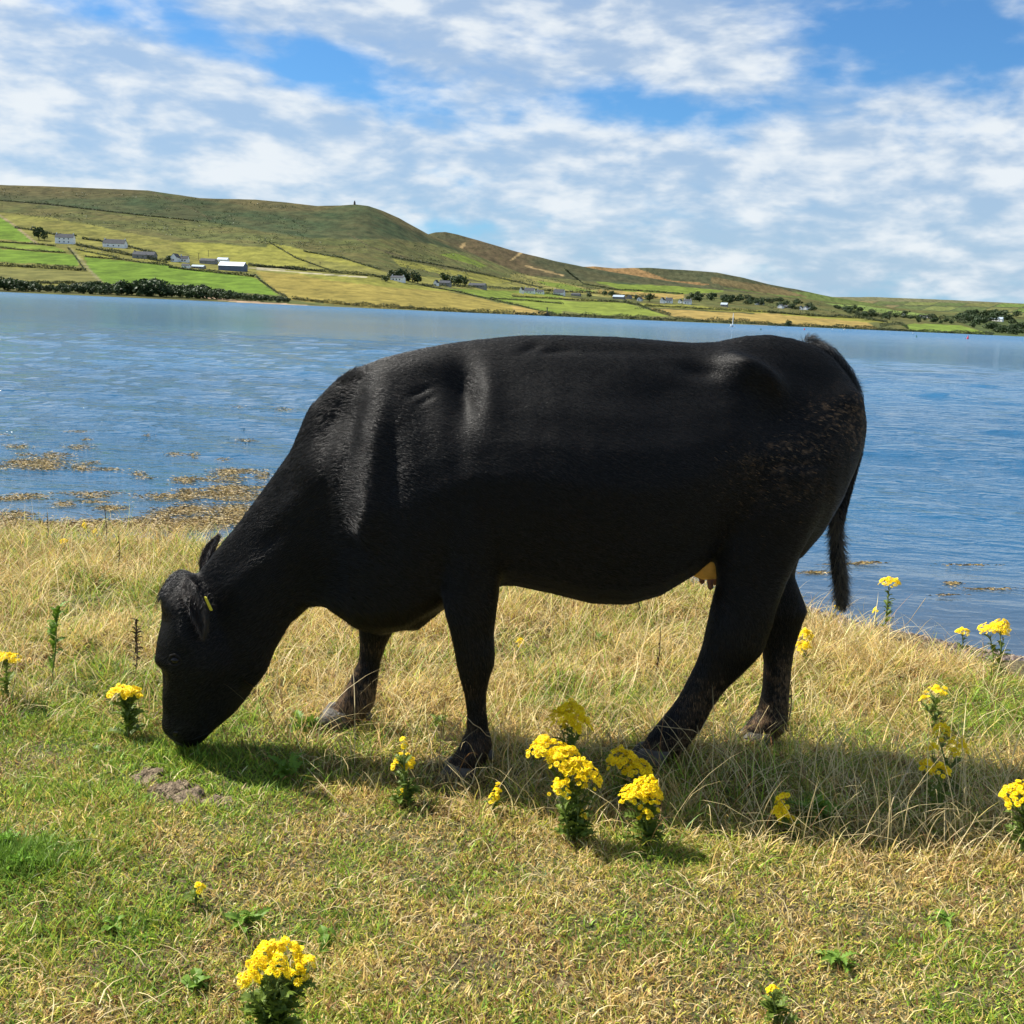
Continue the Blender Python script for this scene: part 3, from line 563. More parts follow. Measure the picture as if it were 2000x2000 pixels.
# ------------------------------------------------------------------ far buildings
def building(px0, px1, py, hpx, label, name='cottage', wall='white', roof='slate', gable=False, roofk=0.55, depth=.55, chim=2, win=3, yaw=0.0, cat='house'):
    P = hillA.place((px0+px1)/2, py); s = P[1]/FPX; Wd = (px1-px0)*s*.86; hpx *= .86; Hh = hpx*s*(1-roofk*.5); Dp = min(max(Wd*depth, 4.0), 7.5) if not gable else Wd*1.6
    P[2] -= 0.3; o = empty(name, P, math.atan2(-P[0], P[1])*.8+yaw-.38); rh = hpx*s*roofk
    b = MB(); x, y = Wd/2, Dp/2
    if gable:
        V = [(-x, -y, -2), (x, -y, -2), (x, y, -2), (-x, y, -2), (-x, -y, Hh), (x, -y, Hh), (x, y, Hh), (-x, y, Hh), (0, -y, Hh+rh), (0, y, Hh+rh)]
        b.add(V, [(0, 1, 5, 8, 4), (1, 2, 6, 5), (2, 3, 7, 9, 6), (3, 0, 4, 7)]); b.build('wall', M[wall], o)
        r = MB(); e = .25
        for sg in (-1, 1):
            xx = sg*(x+e); r.add([(xx, -y-e, Hh-e*.6), (xx, y+e, Hh-e*.6), (0, y+e, Hh+rh+.05), (0, -y-e, Hh+rh+.05), (xx, -y-e, Hh-e*.6+.18), (xx, y+e, Hh-e*.6+.18), (0, y+e, Hh+rh+.25), (0, -y-e, Hh+rh+.25)],
                  [(0, 1, 2, 3), (4, 5, 6, 7), (0, 1, 5, 4), (0, 3, 7, 4), (1, 2, 6, 5)])
    else:
        V = [(-x, -y, -2), (x, -y, -2), (x, y, -2), (-x, y, -2), (-x, -y, Hh), (x, -y, Hh), (x, y, Hh), (-x, y, Hh), (-x, 0, Hh+rh), (x, 0, Hh+rh)]
        b.add(V, [(0, 1, 5, 4), (1, 2, 6, 9, 5), (2, 3, 7, 6), (3, 0, 4, 8, 7)]); b.build('wall', M[wall], o)
        r = MB(); e = .25
        for sg in (-1, 1):
            yy = sg*(y+e); r.add([(-x-e, yy, Hh-e*.6), (x+e, yy, Hh-e*.6), (x+e, 0, Hh+rh+.05), (-x-e, 0, Hh+rh+.05), (-x-e, yy, Hh-e*.6+.18), (x+e, yy, Hh-e*.6+.18), (x+e, 0, Hh+rh+.25), (-x-e, 0, Hh+rh+.25)],
                  [(0, 1, 2, 3), (4, 5, 6, 7), (0, 1, 5, 4), (0, 3, 7, 4), (1, 2, 6, 5)])
    ro = r.build('roof', M[roof], o)
    if not gable:
        for k in range(chim):
            cxx = (-x+.7) if k == 0 else (x-.7 if chim == 2 else 0); c = MB(); c.box((cxx, 0, Hh+rh+.45), (.8, .7, 1.5)); c.build('chimney', M[wall if wall == 'white' else 'greywall'], ro)
    for k in range(win):
        wx = -x+Wd*(k+1)/(win+1); f = MB(); wz = min(Hh*.55, 1.7); f.box((wx, -y-.04, wz), (min(1.1, Wd/(win+1)*.6), .1, min(1.2, Hh*.4))); f.build('window', M['glass'], o)
        if Hh > 4.2: f = MB(); f.box((wx, -y-.04, Hh-1.1), (min(1.1, Wd/(win+1)*.6), .1, 1.1)); f.build('window', M['glass'], o)
    tag(o, label, cat); return o
building(108, 147, 475.5, 17, 'white two storey house with grey roof high on the left hillside', 'house', 'white', 'slate', roofk=.45, win=3, yaw=.15)
building(200, 250, 483, 13, 'long bungalow with a wide slate roof and two chimneys', 'bungalow', 'white', 'slate', roofk=.7, win=3)
building(258, 308, 505, 12, 'grey stone house with a dark roof below the bungalow', 'stone_house', 'greywall', 'slate', roofk=.6, chim=1, win=3)
building(336, 350, 511, 14, 'white gabled farmhouse wing left of the farm sheds', 'farmhouse', 'white', 'slate', True, win=1)
building(351, 370, 512, 11, 'white farmhouse with chimney next to the farm sheds', 'farmhouse', 'white', 'slate', chim=1, win=2)
building(390, 425, 515, 9, 'dark low shed behind the farmyard', 'shed', 'greywall', 'slate', chim=0, win=0, cat='shed')
building(424, 448, 512, 8, 'small white shed up the slope behind the long barn', 'shed', 'white', 'tinroof', chim=0, win=0, cat='shed')
building(424, 486, 528.5, 15, 'long blue barn with pale metal roof beside the yellow field', 'barn', 'bluewall', 'tinroof', chim=0, win=0, roofk=.55, depth=.5, cat='barn', yaw=-.1)
building(355, 372, 523, 7, 'low pale shed with open front below the farmhouse', 'shed', 'white', 'slate', chim=0, win=1, cat='shed')
building(374, 402, 524, 6, 'long low grey shed below the farmyard', 'shed', 'greywall', 'tinroof', chim=0, win=3, cat='shed')
building(762, 792, 549, 10, 'white cottage sheltered by a dark clump of trees', 'cottage', 'white', 'slate', chim=2, roofk=.4, win=3)
building(848, 856, 558, 10, 'white gable end at the left of the grey roofed cottage', 'cottage', 'white', 'slate', True, win=0)
building(857, 882, 558, 9, 'grey roofed cottage between the two tree clumps', 'cottage', 'greywall', 'slate', chim=1, win=2)
building(913, 952, 562, 8, 'long low grey building right of the second tree clump', 'bungalow', 'greywall', 'slate', chim=1, win=4)
building(1015, 1022, 573, 11, 'white gable with chimney at the left end of the roadside cottages', 'cottage', 'white', 'slate', True, win=0)
building(1023, 1046, 573, 9, 'slate roofed cottage joined to the white gable', 'cottage', 'white', 'slate', chim=1, win=2, roofk=.75)
building(1047, 1063, 574, 7, 'small white cottage second in the roadside row', 'cottage', 'white', 'slate', chim=1, win=2)
building(1080, 1104, 577, 10, 'slate roofed bungalow with white gable in the roadside row', 'bungalow', 'white', 'slate', chim=1, win=2, roofk=.75)
building(1115, 1135, 578, 5, 'dark low roadside shed', 'shed', 'greywall', 'slate', chim=0, win=0, cat='shed')
building(1196, 1222, 584, 7, 'grey barn with pale roof on the coast road', 'barn', 'greywall', 'tinroof', chim=0, win=0, cat='barn')
building(1224, 1233, 584, 7, 'brown end shed right of the grey barn', 'shed', 'greywall', 'slate', True, win=0, cat='shed')
building(1245, 1254, 588, 7, 'tiny white gabled cottage left of the round dark tree', 'cottage', 'white', 'slate', True, win=1)
building(1290, 1298, 592, 10, 'white gable end of the lone house beyond the straw field', 'cottage', 'white', 'slate', True, win=0)
building(1299, 1314, 592, 9, 'grey roofed lone house beyond the straw field', 'cottage', 'white', 'slate', chim=1, win=2, roofk=.7)
building(1325, 1332, 592, 7, 'small white gable left of the bigger white cottage', 'cottage', 'white', 'slate', True, win=0)
building(1334, 1351, 594, 9, 'bright white cottage in front of the plantation', 'cottage', 'white', 'slate', chim=2, win=2, roofk=.4)
building(1407, 1422, 599, 7, 'open barn with pale roof below the plantation', 'barn', 'greywall', 'tinroof', chim=0, win=0, cat='barn')
building(1475, 1482, 595, 7, 'white gable at the right end of the plantation', 'cottage', 'white', 'slate', True, win=0)
building(1486, 1492, 595, 5, 'small grey annex next to the white gable by the plantation', 'cottage', 'greywall', 'slate', True, win=0)
building(1520, 1530, 602, 7, 'white gable with grey wing above the straw shore field', 'cottage', 'white', 'slate', True, win=0)
building(1531, 1549, 602, 5, 'grey wing of the cottage above the straw shore field', 'cottage', 'greywall', 'slate', chim=1, win=2)
for q, (a0, a1) in enumerate([(1561, 1567), (1569, 1578), (1580, 1588)]): building(a0, a1, 605, 7-q*.5, ['left', 'middle', 'right'][q]+'most of the three white gables in a row on the low wood edge', 'cottage', 'white', 'slate', True, win=0)
building(1762, 1768, 617, 5, 'single tiny white hut in the low wood', 'hut', 'white', 'slate', True, win=0, cat='hut')
building(1793, 1802, 621, 6, 'white cottage gable at the left of the cluster in the right wood', 'cottage', 'white', 'slate', True, win=0)
building(1804, 1820, 621, 5, 'low grey and white cottage in the cluster in the right wood', 'cottage', 'white', 'slate', chim=0, win=2)
building(1909, 1918, 624, 7, 'white gable just left of the long white building', 'cottage', 'white', 'slate', True, win=0)
building(1928, 1960, 627, 7, 'long white building in the wood at the right edge', 'farm_building', 'white', 'tinroof', chim=1, win=4)
# lookout tower on the summit
P = hillA.place(692.5, 399.6); s = P[1]/FPX; tw = empty('lookout_tower', P); b = MB()
b.tube([(0, 0, -2), (0, 0, 4.5*s)], [2.6*s, 2.0*s], 4); b.build('wall', M['tower'], tw); b = MB(); b.tube([(0, 0, 4.5*s), (0, 0, 5.4*s), (.2*s, 0, 7.2*s)], [1.6*s, 1.4*s, .9*s], 6); b.build('turret', M['tower'], tw)
b = MB(); b.box((0, -1.9*s, 1.2*s), (.8*s, .3, 1.6*s)); b.build('doorway', M['glass'], tw); tag(tw, 'small dark stone lookout tower on the hill summit', 'tower')
# poles
for px, py, h, lb in [(407, 502, 13, 'timber power pole beside the farmhouse'), (388, 508, 13, 'timber power pole above the farm sheds'), (557, 527, 9, 'left power pole of the pair by the road above the yellow field'), (561, 528, 9, 'right power pole of the pair by the road above the yellow field'), (625, 523, 11, 'lone power pole above the middle of the yellow field'), (1222, 587, 8, 'short power pole by the grey barn')]:
    P = hillA.place(px, py); s = P[1]/FPX; o = empty('power_pole', P); b = MB(); b.tube([(0, 0, -1), (0, 0, h*s)], .22, 5); b.build('post', M['pole'], o); b = MB(); b.box((0, 0, h*s*.92), (1.8, .15, .15)); b.build('crossarm', M['pole'], o); tag(o, lb, 'pole')
P = hillA.place(1068, 618); s = P[1]/FPX; o = empty('beacon_post', P); b = MB(); b.tube([(0, 0, -2), (0, 0, 17*s)], [.5, .3], 6); b.build('post', M['pole'], o); b = MB(); b.box((0, 0, 16*s), (3.5*s, .5, 1.1*s)); b.build('topmark', M['pole'], o); b = MB(); b.tube([(0, 0, -2), (0, 0, 2.2)], [2.2, 1.2], 8); b.build('base', M['trunk'], o); tag(o, 'dark beacon post with crossed topmark on the far shore', 'beacon')
# boats and buoys
def floatp(px, py): return on_z(px, py, ZW)
P = floatp(1430, 638.5); s = P[1]/FPX; o = empty('sailing_boat', P, .3); b = MB(); L = 11*s
b.add([(-L/2, -.16*L, .6*s*1.6), (L*.25, -.16*L, 1.0*s), (L*.55, 0, 1.8*s), (L*.25, .16*L, 1.0*s), (-L/2, .16*L, 1.0*s), (-L/2*.9, -.1*L, -.2*s), (L*.4, 0, -.2*s), (-L/2*.9, .1*L, -.2*s)], [(0, 1, 2, 3, 4), (0, 5, 6, 2, 1), (4, 3, 2, 6, 7), (0, 4, 7, 5), (5, 7, 6)]); b.build('hull', M['hull'], o)
b = MB(); b.tube([(L*.05, 0, 0), (L*.05, 0, 26*s)], [.16, .10], 5); b.tube([(L*.05, 0, 4*s), (-L*.4, 0, 4*s)], .16, 5); b.build('mast', M['hull'], o); b = MB(); b.box((-.05*L, 0, 2*s), (.4*L, .2*L, 1.5*s)); b.build('cabin', M['hull'], o); tag(o, 'white moored sailing boat with bare mast near the far shore', 'boat')
bb = MB(); bb.add([(-.5, -.18, .25), (.2, -.18, .25), (.5, 0, .34), (.2, .18, .25), (-.5, .18, .25), (-.45, -.12, -.05), (.35, 0, -.05), (-.45, .12, -.05)], [(0, 1, 2, 3, 4), (0, 5, 6, 2, 1), (4, 3, 2, 6, 7), (0, 4, 7, 5), (5, 7, 6)]); hull_me = bb.mesh('hull', M['hull'])
bb = MB(); bb.box((-.05, 0, .38), (.3, .2, .2)); cab_me = bb.mesh('cabin', M['hull'])
for px, py, L, lb in [(1516, 638.5, 5, 'small white boat left of the round shore bush'), (1626, 643.5, 3.5, 'small white boat nearest the red buoy'), (1650, 644.5, 5, 'largest of the three small white boats right of the bush'), (1660, 645, 3.5, 'small white boat at the right end of its group'), (1784, 651, 4, 'lone small pale boat under the bright green field')]:
    P = floatp(px, py); s = P[1]/FPX; o = empty('motor_boat', P, random.uniform(-.4, .4)); o.scale = (L*s,)*3; obj('hull', hull_me, o); obj('cabin', cab_me, o); tag(o, lb, 'boat', 'small boats moored off the far shore')
for px, py, h, c, lb in [(1486, 644.5, 4, 'greenb', 'small green buoy right of the sailing boat'), (1571, 644.5, 4, 'red', 'small red buoy left of the small white boats'), (1790, 658.5, 4, 'greenb', 'dark green buoy on the open water below the green field'), (1890, 662, 7, 'red', 'red buoy, the largest, near the right edge of the water')]:
    P = floatp(px, py); s = P[1]/FPX; o = empty('channel_buoy', P); b = MB(); b.tube([(0, 0, -.3*s), (0, 0, .3*h*s), (0, 0, .34*h*s)], [.3*h*s, .3*h*s, .1*h*s], 8); b.build('float', M[c], o)
    b = MB(); b.tube([(0, 0, .3*h*s), (0, 0, h*s)], [.2*h*s, .06*h*s], 6); b.build('topmark', M[c], o); tag(o, lb, 'buoy')
#@@COW
# ------------------------------------------------------------------ the cow
KS = 2000/1932.0
def cy(x): return 3.775+0.085*x                    # depth of the cow's middle plane along its length
def side(px, py, off=0.0):                         # point of the cow's middle plane (off metres to the far side)
    px *= KS; py *= KS; x = 0.0
    for _ in range(4): P = on_y(px, py, cy(x)+off); x = P[0]
    return P
def ring_tube(mb, secs, n=20, pw=1.0, flat=0.0):
    """secs: (front/top px, back/bottom px, half width m, lateral offset m) - cross sections spanning two outline points"""
    V = []; k = len(secs)
    for (a, b, hw, off) in secs:
        A = side(*a, off); B = side(*b, off); c = (A+B)/2; h = (A-B)/2
        for j in range(n):
            q = 2*math.pi*j/n; cs, sn = math.cos(q), math.sin(q)
            yy = hw*math.copysign(abs(sn)**0.9, sn)*(1-flat*max(0, cs)**1.25)
            V.append(c + h*math.copysign(abs(cs)**pw, cs) + np.array([0, yy, 0]))
    F = [(i*n+j, i*n+(j+1) % n, (i+1)*n+(j+1) % n, (i+1)*n+j) for i in range(k-1) for j in range(n)]
    F += [tuple(range(n))[::-1], tuple((k-1)*n+j for j in range(n))]
    mb.add(V, F)
def ring_head(mb, secs, n, phi):
    V = []; k = len(secs); cp, sp_ = math.cos(phi), math.sin(phi)
    for (a, b, w_, off) in secs:
        A = side(*a, off); B = side(*b, off); c = (A+B)/2; h = np.linalg.norm(A-B)/2; Fd = (A-B)/(2*h); h2 = max((h-w_*.8*sp_)/cp, h*.55)
        for j in range(n):
            q = 2*math.pi*j/n; cs, sn = math.cos(q), math.sin(q); f = h2*math.copysign(abs(cs)**.75, cs); l = w_*math.copysign(abs(sn)**.75, sn)*(1-.45*max(0, -cs)**1.5)
            V.append(c+Fd*(f*cp+l*sp_)+np.array([0, -f*sp_+l*cp, 0]))
    F = [(i*n+j, i*n+(j+1) % n, (i+1)*n+(j+1) % n, (i+1)*n+j) for i in range(k-1) for j in range(n)]+[tuple(range(n))[::-1], tuple((k-1)*n+j for j in range(n))]
    mb.add(V, F)
cb = MB()
T_ = [  # trunk, from the rump forward: x, top, bottom, half width
 (1624, 772, 812, .06), (1616, 752, 850, .11), (1600, 716, 890, .150), (1572, 682, 950, .19), (1540, 662, 1005, .22), (1500, 650, 1050, .245), (1450, 641, 1050, .265), (1400, 645, 1035, .275), (1350, 652, 1038, .308), (1300, 653, 1078, .335), (1240, 648, 1114, .36), (1180, 643, 1131, .375), (1110, 640, 1128, .37),
 (1040, 638, 1110, .355), (970, 640, 1096, .335), (900, 647, 1100, .312), (840, 655, 1140, .292), (780, 667, 1180, .27), (720, 682, 1192, .235), (670, 702, 1178, .20), (635, 722, 1150, .165)]
ring_tube(cb, [((x, a-(11 if 1380 < x < 1560 else 7)), (x, b+3), w_, 0) for x, a, b, w_ in T_], 28, 1.0, 0.46)
neck = [((740, 680), (860, 1130), .22, 0), ((680, 692), (790, 1188), .22, 0), ((625, 722), (740, 1188), .19, 0), ((582, 768), (672, 1180), .155, 0), ((548, 850), (612, 1142), .125, 0), ((496, 922), (585, 1144), .108, 0), ((452, 982), (548, 1176), .10, -.01),
        ((412, 1030), (518, 1228), .098, -.02), ((380, 1070), (503, 1268), .092, -.03), ((350, 1105), (480, 1300), .08, -.035)]
ring_tube(cb, neck, 22, 0.95, 0.50)
head = [((330, 1078), (372, 1082), .05, -.03), ((308, 1100), (412, 1112), .078, -.035), ((301, 1135), (465, 1150), .095, -.04), ((294, 1185), (505, 1205), .108, -.04), ((296, 1225), (510, 1250), .105, -.045), ((304, 1270), (500, 1290), .088, -.045), ((307, 1310), (478, 1325), .072, -.045),
        ((307, 1345), (448, 1358), .066, -.045), ((309, 1372), (420, 1376), .068, -.045), ((318, 1394), (400, 1392), .062, -.045), ((340, 1408), (378, 1405), .035, -.045)]
ring_head(cb, head, 26, math.radians(38))
def leg(secs, off, wk=0.40, n=16):
    L = []
    for y, a, b in secs[:]:
        if isinstance(y, tuple): ya, yb = y
        else: ya = yb = y
        A = side(a, ya, off); B = side(b, yb, off); L.append(((a, ya), (b, yb), max(.5*np.linalg.norm(A-B)*wk*2, .028), off))
    ring_tube(cb, L, n, 1.0)
NF = [(930, 822, 968), (1000, 826, 962), (1060, 830, 952), (1110, 833, 943), (1150, 838, 938), (1195, 850, 932), (1232, 858, 935), (1255, 862, 933), (1280, 868, 924), (1310, 876, 919), (1345, 881, 919), (1375, 880, 922), ((1398, 1392), 870, 928), ((1422, 1408), 858, 930), ((1448, 1434), 842, 918), ((1472, 1458), 832, 896)]
leg(NF, -.20, .43)
FFo = [(1040, 690, 800), (1120, 684, 775), (1180, 677, 748), (1212, 679, 731), (1245, 677, 719), (1280, 662, 713), (1305, 648, 710), ((1326, 1322), 634, 708), ((1340, 1345), 620, 698), ((1350, 1366), 608, 672), ((1358, 1378), 602, 655)]
leg(FFo, .20, .42)
NH = [(880, 1370, 1560), (960, 1355, 1545), (1040, 1348, 1510), (1100, 1352, 1482), (1145, 1341, 1466), (1185, 1332, 1455), ((1215, 1228), 1326, 1440), ((1250, 1268), 1314, 1402), ((1282, 1298), 1298, 1370), ((1312, 1334), 1282, 1344), ((1342, 1370), 1260, 1326), ((1368, 1396), 1238, 1306), ((1392, 1414), 1220, 1292), ((1412, 1432), 1208, 1266), ((1428, 1448), 1199, 1245)]
leg(NH, -.155, .36)
FH = [(900, 1400, 1560), (980, 1395, 1540), (1050, 1400, 1508), (1085, 1408, 1498), (1120, 1420, 1511), ((1155, 1150), 1428, 1523), ((1190, 1180), 1434, 1512), ((1220, 1215), 1438, 1500), (1255, 1440, 1494), (1300, 1438, 1490), (1338, 1430, 1488), ((1362, 1368), 1412, 1486), ((1380, 1386), 1400, 1472), ((1392, 1400), 1392, 1450)]
leg(FH, .15, .40)
raw = make_mesh('cow_raw', np.concatenate(cb.V), cb.F)
ro = obj('cow_raw', raw)
md = ro.modifiers.new('r', 'REMESH'); md.mode = 'VOXEL'; md.voxel_size = 0.0105; md.use_smooth_shade = True
md = ro.modifiers.new('s', 'SMOOTH'); md.factor = 0.5; md.iterations = 9
dg = bpy.context.evaluated_depsgraph_get(); body_me = bpy.data.meshes.new_from_object(ro.evaluated_get(dg)); body_me.name = 'body'
bpy.data.objects.remove(ro)
nv = len(body_me.vertices); co = np.empty(nv*3); body_me.vertices.foreach_get('co', co); co = co.reshape(-1, 3)
ed = np.empty(len(body_me.edges)*2, dtype=np.int32); body_me.edges.foreach_get('vertices', ed); ed = ed.reshape(-1, 2)
def vnorm(me):
    a = np.empty(len(me.vertices)*3); me.vertices.foreach_get('normal', a); return a.reshape(-1, 3)
def pix(P):
    d = P-np.array([0, 0, CZ]); z = d@fw; return (1000+FPX*(d@RV)/z)/KS, (1000-FPX*(d@UV)/z)/KS
no = vnorm(body_me); qx, qy = pix(np.stack([co[:, 0], cy(co[:, 0]), co[:, 2]], 1))      # side-on anatomy coordinates
lat = co[:, 1]-cy(co[:, 0])
SC_ = [  # x, y, rx, ry, tilt(deg), amount m  : muscle, bone and hollow forms, both flanks
 (1385, 700, 40, 24, 18, .085), (1430, 718, 28, 16, 30, .045), (1310, 697, 42, 13, 8, -.020), (1440, 778, 52, 34, -10, -.045), (1240, 770, 70, 55, 0, -.018), (1330, 800, 40, 70, 0, -.010),
 (1585, 750, 34, 24, 30, .035), (1520, 720, 60, 26, 25, -.012), (1480, 860, 90, 110, 0, .022), (1400, 1000, 40, 70, -20, -.012), (1525, 900, 25, 110, 12, .008),
 (880, 735, 24, 44, -8, -.050), (855, 715, 30, 24, 0, -.014), (925, 740, 26, 60, -4, .018), (790, 690, 60, 24, -12, .012), (760, 760, 46, 70, 0, .018), (718, 840, 30, 120, 4, .030), (708, 960, 24, 44, 0, .042), (752, 870, 14, 80, 3, -.007), (790, 830, 26, 60, -8, .006),
 (1130, 860, 240, 120, -4, .030), (1060, 760, 120, 26, 8, .006), (1230, 735, 110, 22, -6, -.006), (838, 800, 26, 60, -12, .006), (872, 830, 18, 50, -10, -.006), (800, 735, 22, 6, -25, -.012), (812, 748, 16, 5, -30, -.010), (640, 775, 34, 55, 20, -.044), (672, 800, 14, 90, 8, -.014), (600, 880, 40, 40, 45, .014),
 (560, 950, 50, 22, -55, .012), (520, 1010, 60, 16, -50, -.012), (480, 1060, 60, 14, -48, .010), (690, 1010, 30, 16, 30, -.02), (800, 1000, 40, 90, -10, .016), (860, 1050, 18, 60, -10, -.012),
 (960, 900, 16, 160, -4, .0012), (1010, 900, 14, 170, -4, .0012), (1060, 900, 16, 170, -5, .0012), (1110, 900, 14, 170, -5, .0012), (1160, 900, 16, 170, -5, .0012), (1040, 660, 30, 7, 0, -.010), (1150, 660, 120, 9, 2, -.008), (1000, 655, 20, 6, -20, -.008),
 (312, 1212, 22, 30, 10, .022), (330, 1224, 16, 9, 10, .012), (330, 1248, 9, 7, 0, -.006), (330, 1262, 12, 22, 10, -.008), (355, 1300, 26, 50, 10, -.008), (430, 1230, 50, 40, 0, .012), (342, 1330, 12, 30, 15, .006), (342, 1352, 26, 20, 30, .018), (335, 1120, 26, 20, 0, .020), (372, 1170, 14, 40, -30, .010), (330, 1300, 14, 30, 5, .010), (350, 1388, 10, 7, 0, -.012),
 (1505, 1140, 14, 20, 0, .006), (894, 1244, 22, 16, 0, .006)]
SC_ = [(x, y, rx, ry, tl, am*(.72 if 600 < x < 940 else .85 if x > 1290 and y < 900 else 1.0)) for x, y, rx, ry, tl, am in SC_]
dsp = np.zeros(nv)
for x, y, rx, ry, tl, am in SC_:
    ct, st = math.cos(math.radians(tl)), math.sin(math.radians(tl)); dx = qx-x; dy = qy-y; U_ = (dx*ct+dy*st)/rx; V_ = (-dx*st+dy*ct)/ry
    dsp += am*np.exp(-(U_**2+V_**2))
dsp *= sstep(np.abs(no[:, 1]), 0.15, 0.6)
dsp += 0.004*(fbm(co[:, 0]*1.2, co[:, 2]*1.2+lat, 9, 3, 17)-.5)*sstep(np.abs(lat), .05, .15)
def smooth_f(f, it):
    cnt = np.bincount(ed.ravel(), minlength=nv).astype(float)
    for _ in range(it):
        s_ = np.bincount(ed[:, 0], f[ed[:, 1]], nv)+np.bincount(ed[:, 1], f[ed[:, 0]], nv); f = .5*f+.5*s_/np.maximum(cnt, 1)
    return f
co = co+no*smooth_f(dsp, 2)[:, None]
body_me.vertices.foreach_set('co', co.ravel()); body_me.update(); no = vnorm(body_me)
# mud: vertex colour on hide (dried mud at the rump, thigh and lower legs)
def mud_amount(qx, qy, X, Zc, lat):
    n1 = fbm(X*1.0+lat, Zc*1.3, 120, 2, 61); n2 = fbm(X+5, Zc+lat*.7, 9, 3, 62)
    rump = np.exp(-(((qx-1600)/42)**2+((qy-795)/48)**2))*1.0 + np.exp(-(((qx-1560)/60)**2+((qy-770)/22)**2))*.7+np.exp(-(((qx-1470)/75)**2+((qy-835-(1470-qx)*.35)/30)**2))*.55+np.exp(-(((qx-1450)/90)**2+((qy-880)/60)**2))*.28
    legs = sstep(qy, 1215, 1330)*np.where(qx < 760, 1.0, np.where(qx > 1400, .9, np.where(qx > 1150, .55, .30)))*sstep(n2, .30, .62)
    legs *= ~((qx < 520))
    return np.clip(rump*sstep(n1, .64, .72)*1.2+legs*sstep(n1, .30, .62), 0, 1)
mud = mud_amount(qx, qy, co[:, 0], co[:, 2], lat)
HC = np.array([0.004, 0.004, 0.0042]); MC = np.array([0.15, 0.095, 0.055])
add_color(body_me, HC[None]*(1-mud[:, None])+MC[None]*mud[:, None]*.8)
body_me.polygons.foreach_set('use_smooth', np.ones(len(body_me.polygons), dtype=bool))
m, t, out = new_mat('black_hide')
ac = t.node('ShaderNodeAttribute', attribute_name='col').outputs['Color']
p = t.node('ShaderNodeBsdfPrincipled', {'Base Color': ac, 'Roughness': 0.6, 'Specular IOR Level': 0.10}); tcn = t.node('ShaderNodeTexCoord').outputs['Object']
b = t.node('ShaderNodeBump', {'Strength': .2, 'Distance': .005, 'Height': t.noise(tcn, 140, 4)}); t.l.new(b.outputs[0], p.inputs['Normal']); t.l.new(p.outputs[0], out.inputs[0]); M['hide'] = m
m, t, out = new_mat('coat_hair')
ac = t.node('ShaderNodeAttribute', attribute_name='hcol').outputs['Color']
p = t.node('ShaderNodeBsdfPrincipled', {'Base Color': ac, 'Roughness': 0.38, 'Specular IOR Level': 0.46}); t.l.new(p.outputs[0], out.inputs[0]); M['coat'] = m
M['hoof'] = pmat('hoof_horn', (0.085, 0.075, 0.062), 0.6, 0.3, 0.45, 30, 0.4, 90)
M['udder'] = pmat('udder_skin', (0.80, 0.44, 0.11), 0.6, 0.3, 0.15, 30); M['teat'] = pmat('teat_skin', (0.30, 0.14, 0.10), 0.6, 0.3, 0.15, 50)
M['eye'] = pmat('eye_ball', (0.006, 0.004, 0.004), 0.25, 0.3); M['eartag'] = pmat('ear_tag_plastic', (0.50, 0.44, 0.03), 0.45, 0.4)
M['nose'] = pmat('wet_nose', (0.012, 0.012, 0.013), 0.32, 0.5, 0.2, 80, .5, 160)
body_me.materials.clear(); body_me.materials.append(M['hide'])
HIP = side(1100, 900); cow = empty('cow', (0.35, float(cy(.35)), 0.0)); CO = np.array(cow.location)
tag(cow, 'black cow grazing head down on the grassy bank in front of the water', 'cow')
body_me.transform(Matrix.Translation(-cow.location)); body = obj('body', body_me, cow)
def hair(name, P, N_, Dr, ln, rad, colr, parent, lift=.22, droop=0.0, k=4, jit=.18, seed=1):
    """curve hair: roots P, surface normals N_, flow Dr"""
    g = np.random.default_rng(seed); n = len(P); Dr = Dr-N_*np.sum(Dr*N_, 1)[:, None]; Dr /= np.linalg.norm(Dr, axis=1)[:, None]+1e-9
    d0 = Dr+N_*lift+g.normal(size=(n, 3))*jit; d0 /= np.linalg.norm(d0, axis=1)[:, None]; ln = ln*g.uniform(.65, 1.25, n)
    pts = np.empty((n, k, 3), np.float32)
    for i in range(k):
        s_ = i/(k-1); q = P+d0*(ln*s_)[:, None]-N_*(ln*.10*s_*s_)[:, None]; q[:, 2] -= droop*ln*s_*s_; pts[:, i] = q
    hc = bpy.data.hair_curves.new(name); hc.add_curves([k]*n); hc.attributes['position'].data.foreach_set('vector', (pts-CO.astype(np.float32)).ravel())
    ra = hc.attributes.get('radius') or hc.attributes.new('radius', 'FLOAT', 'POINT')
    rr_ = (rad*g.uniform(.7, 1.2, n))[:, None]*np.linspace(1, .25, k)[None]; ra.data.foreach_set('value', rr_.astype(np.float32).ravel())
    ca = hc.attributes.new('hcol', 'FLOAT_COLOR', 'CURVE'); cb_ = np.ones((n, 4), np.float32); cb_[:, :3] = colr; ca.data.foreach_set('color', cb_.ravel())
    hc.materials.append(M['coat']); o = obj(name, hc, parent); tag(o, kind='stuff'); return o
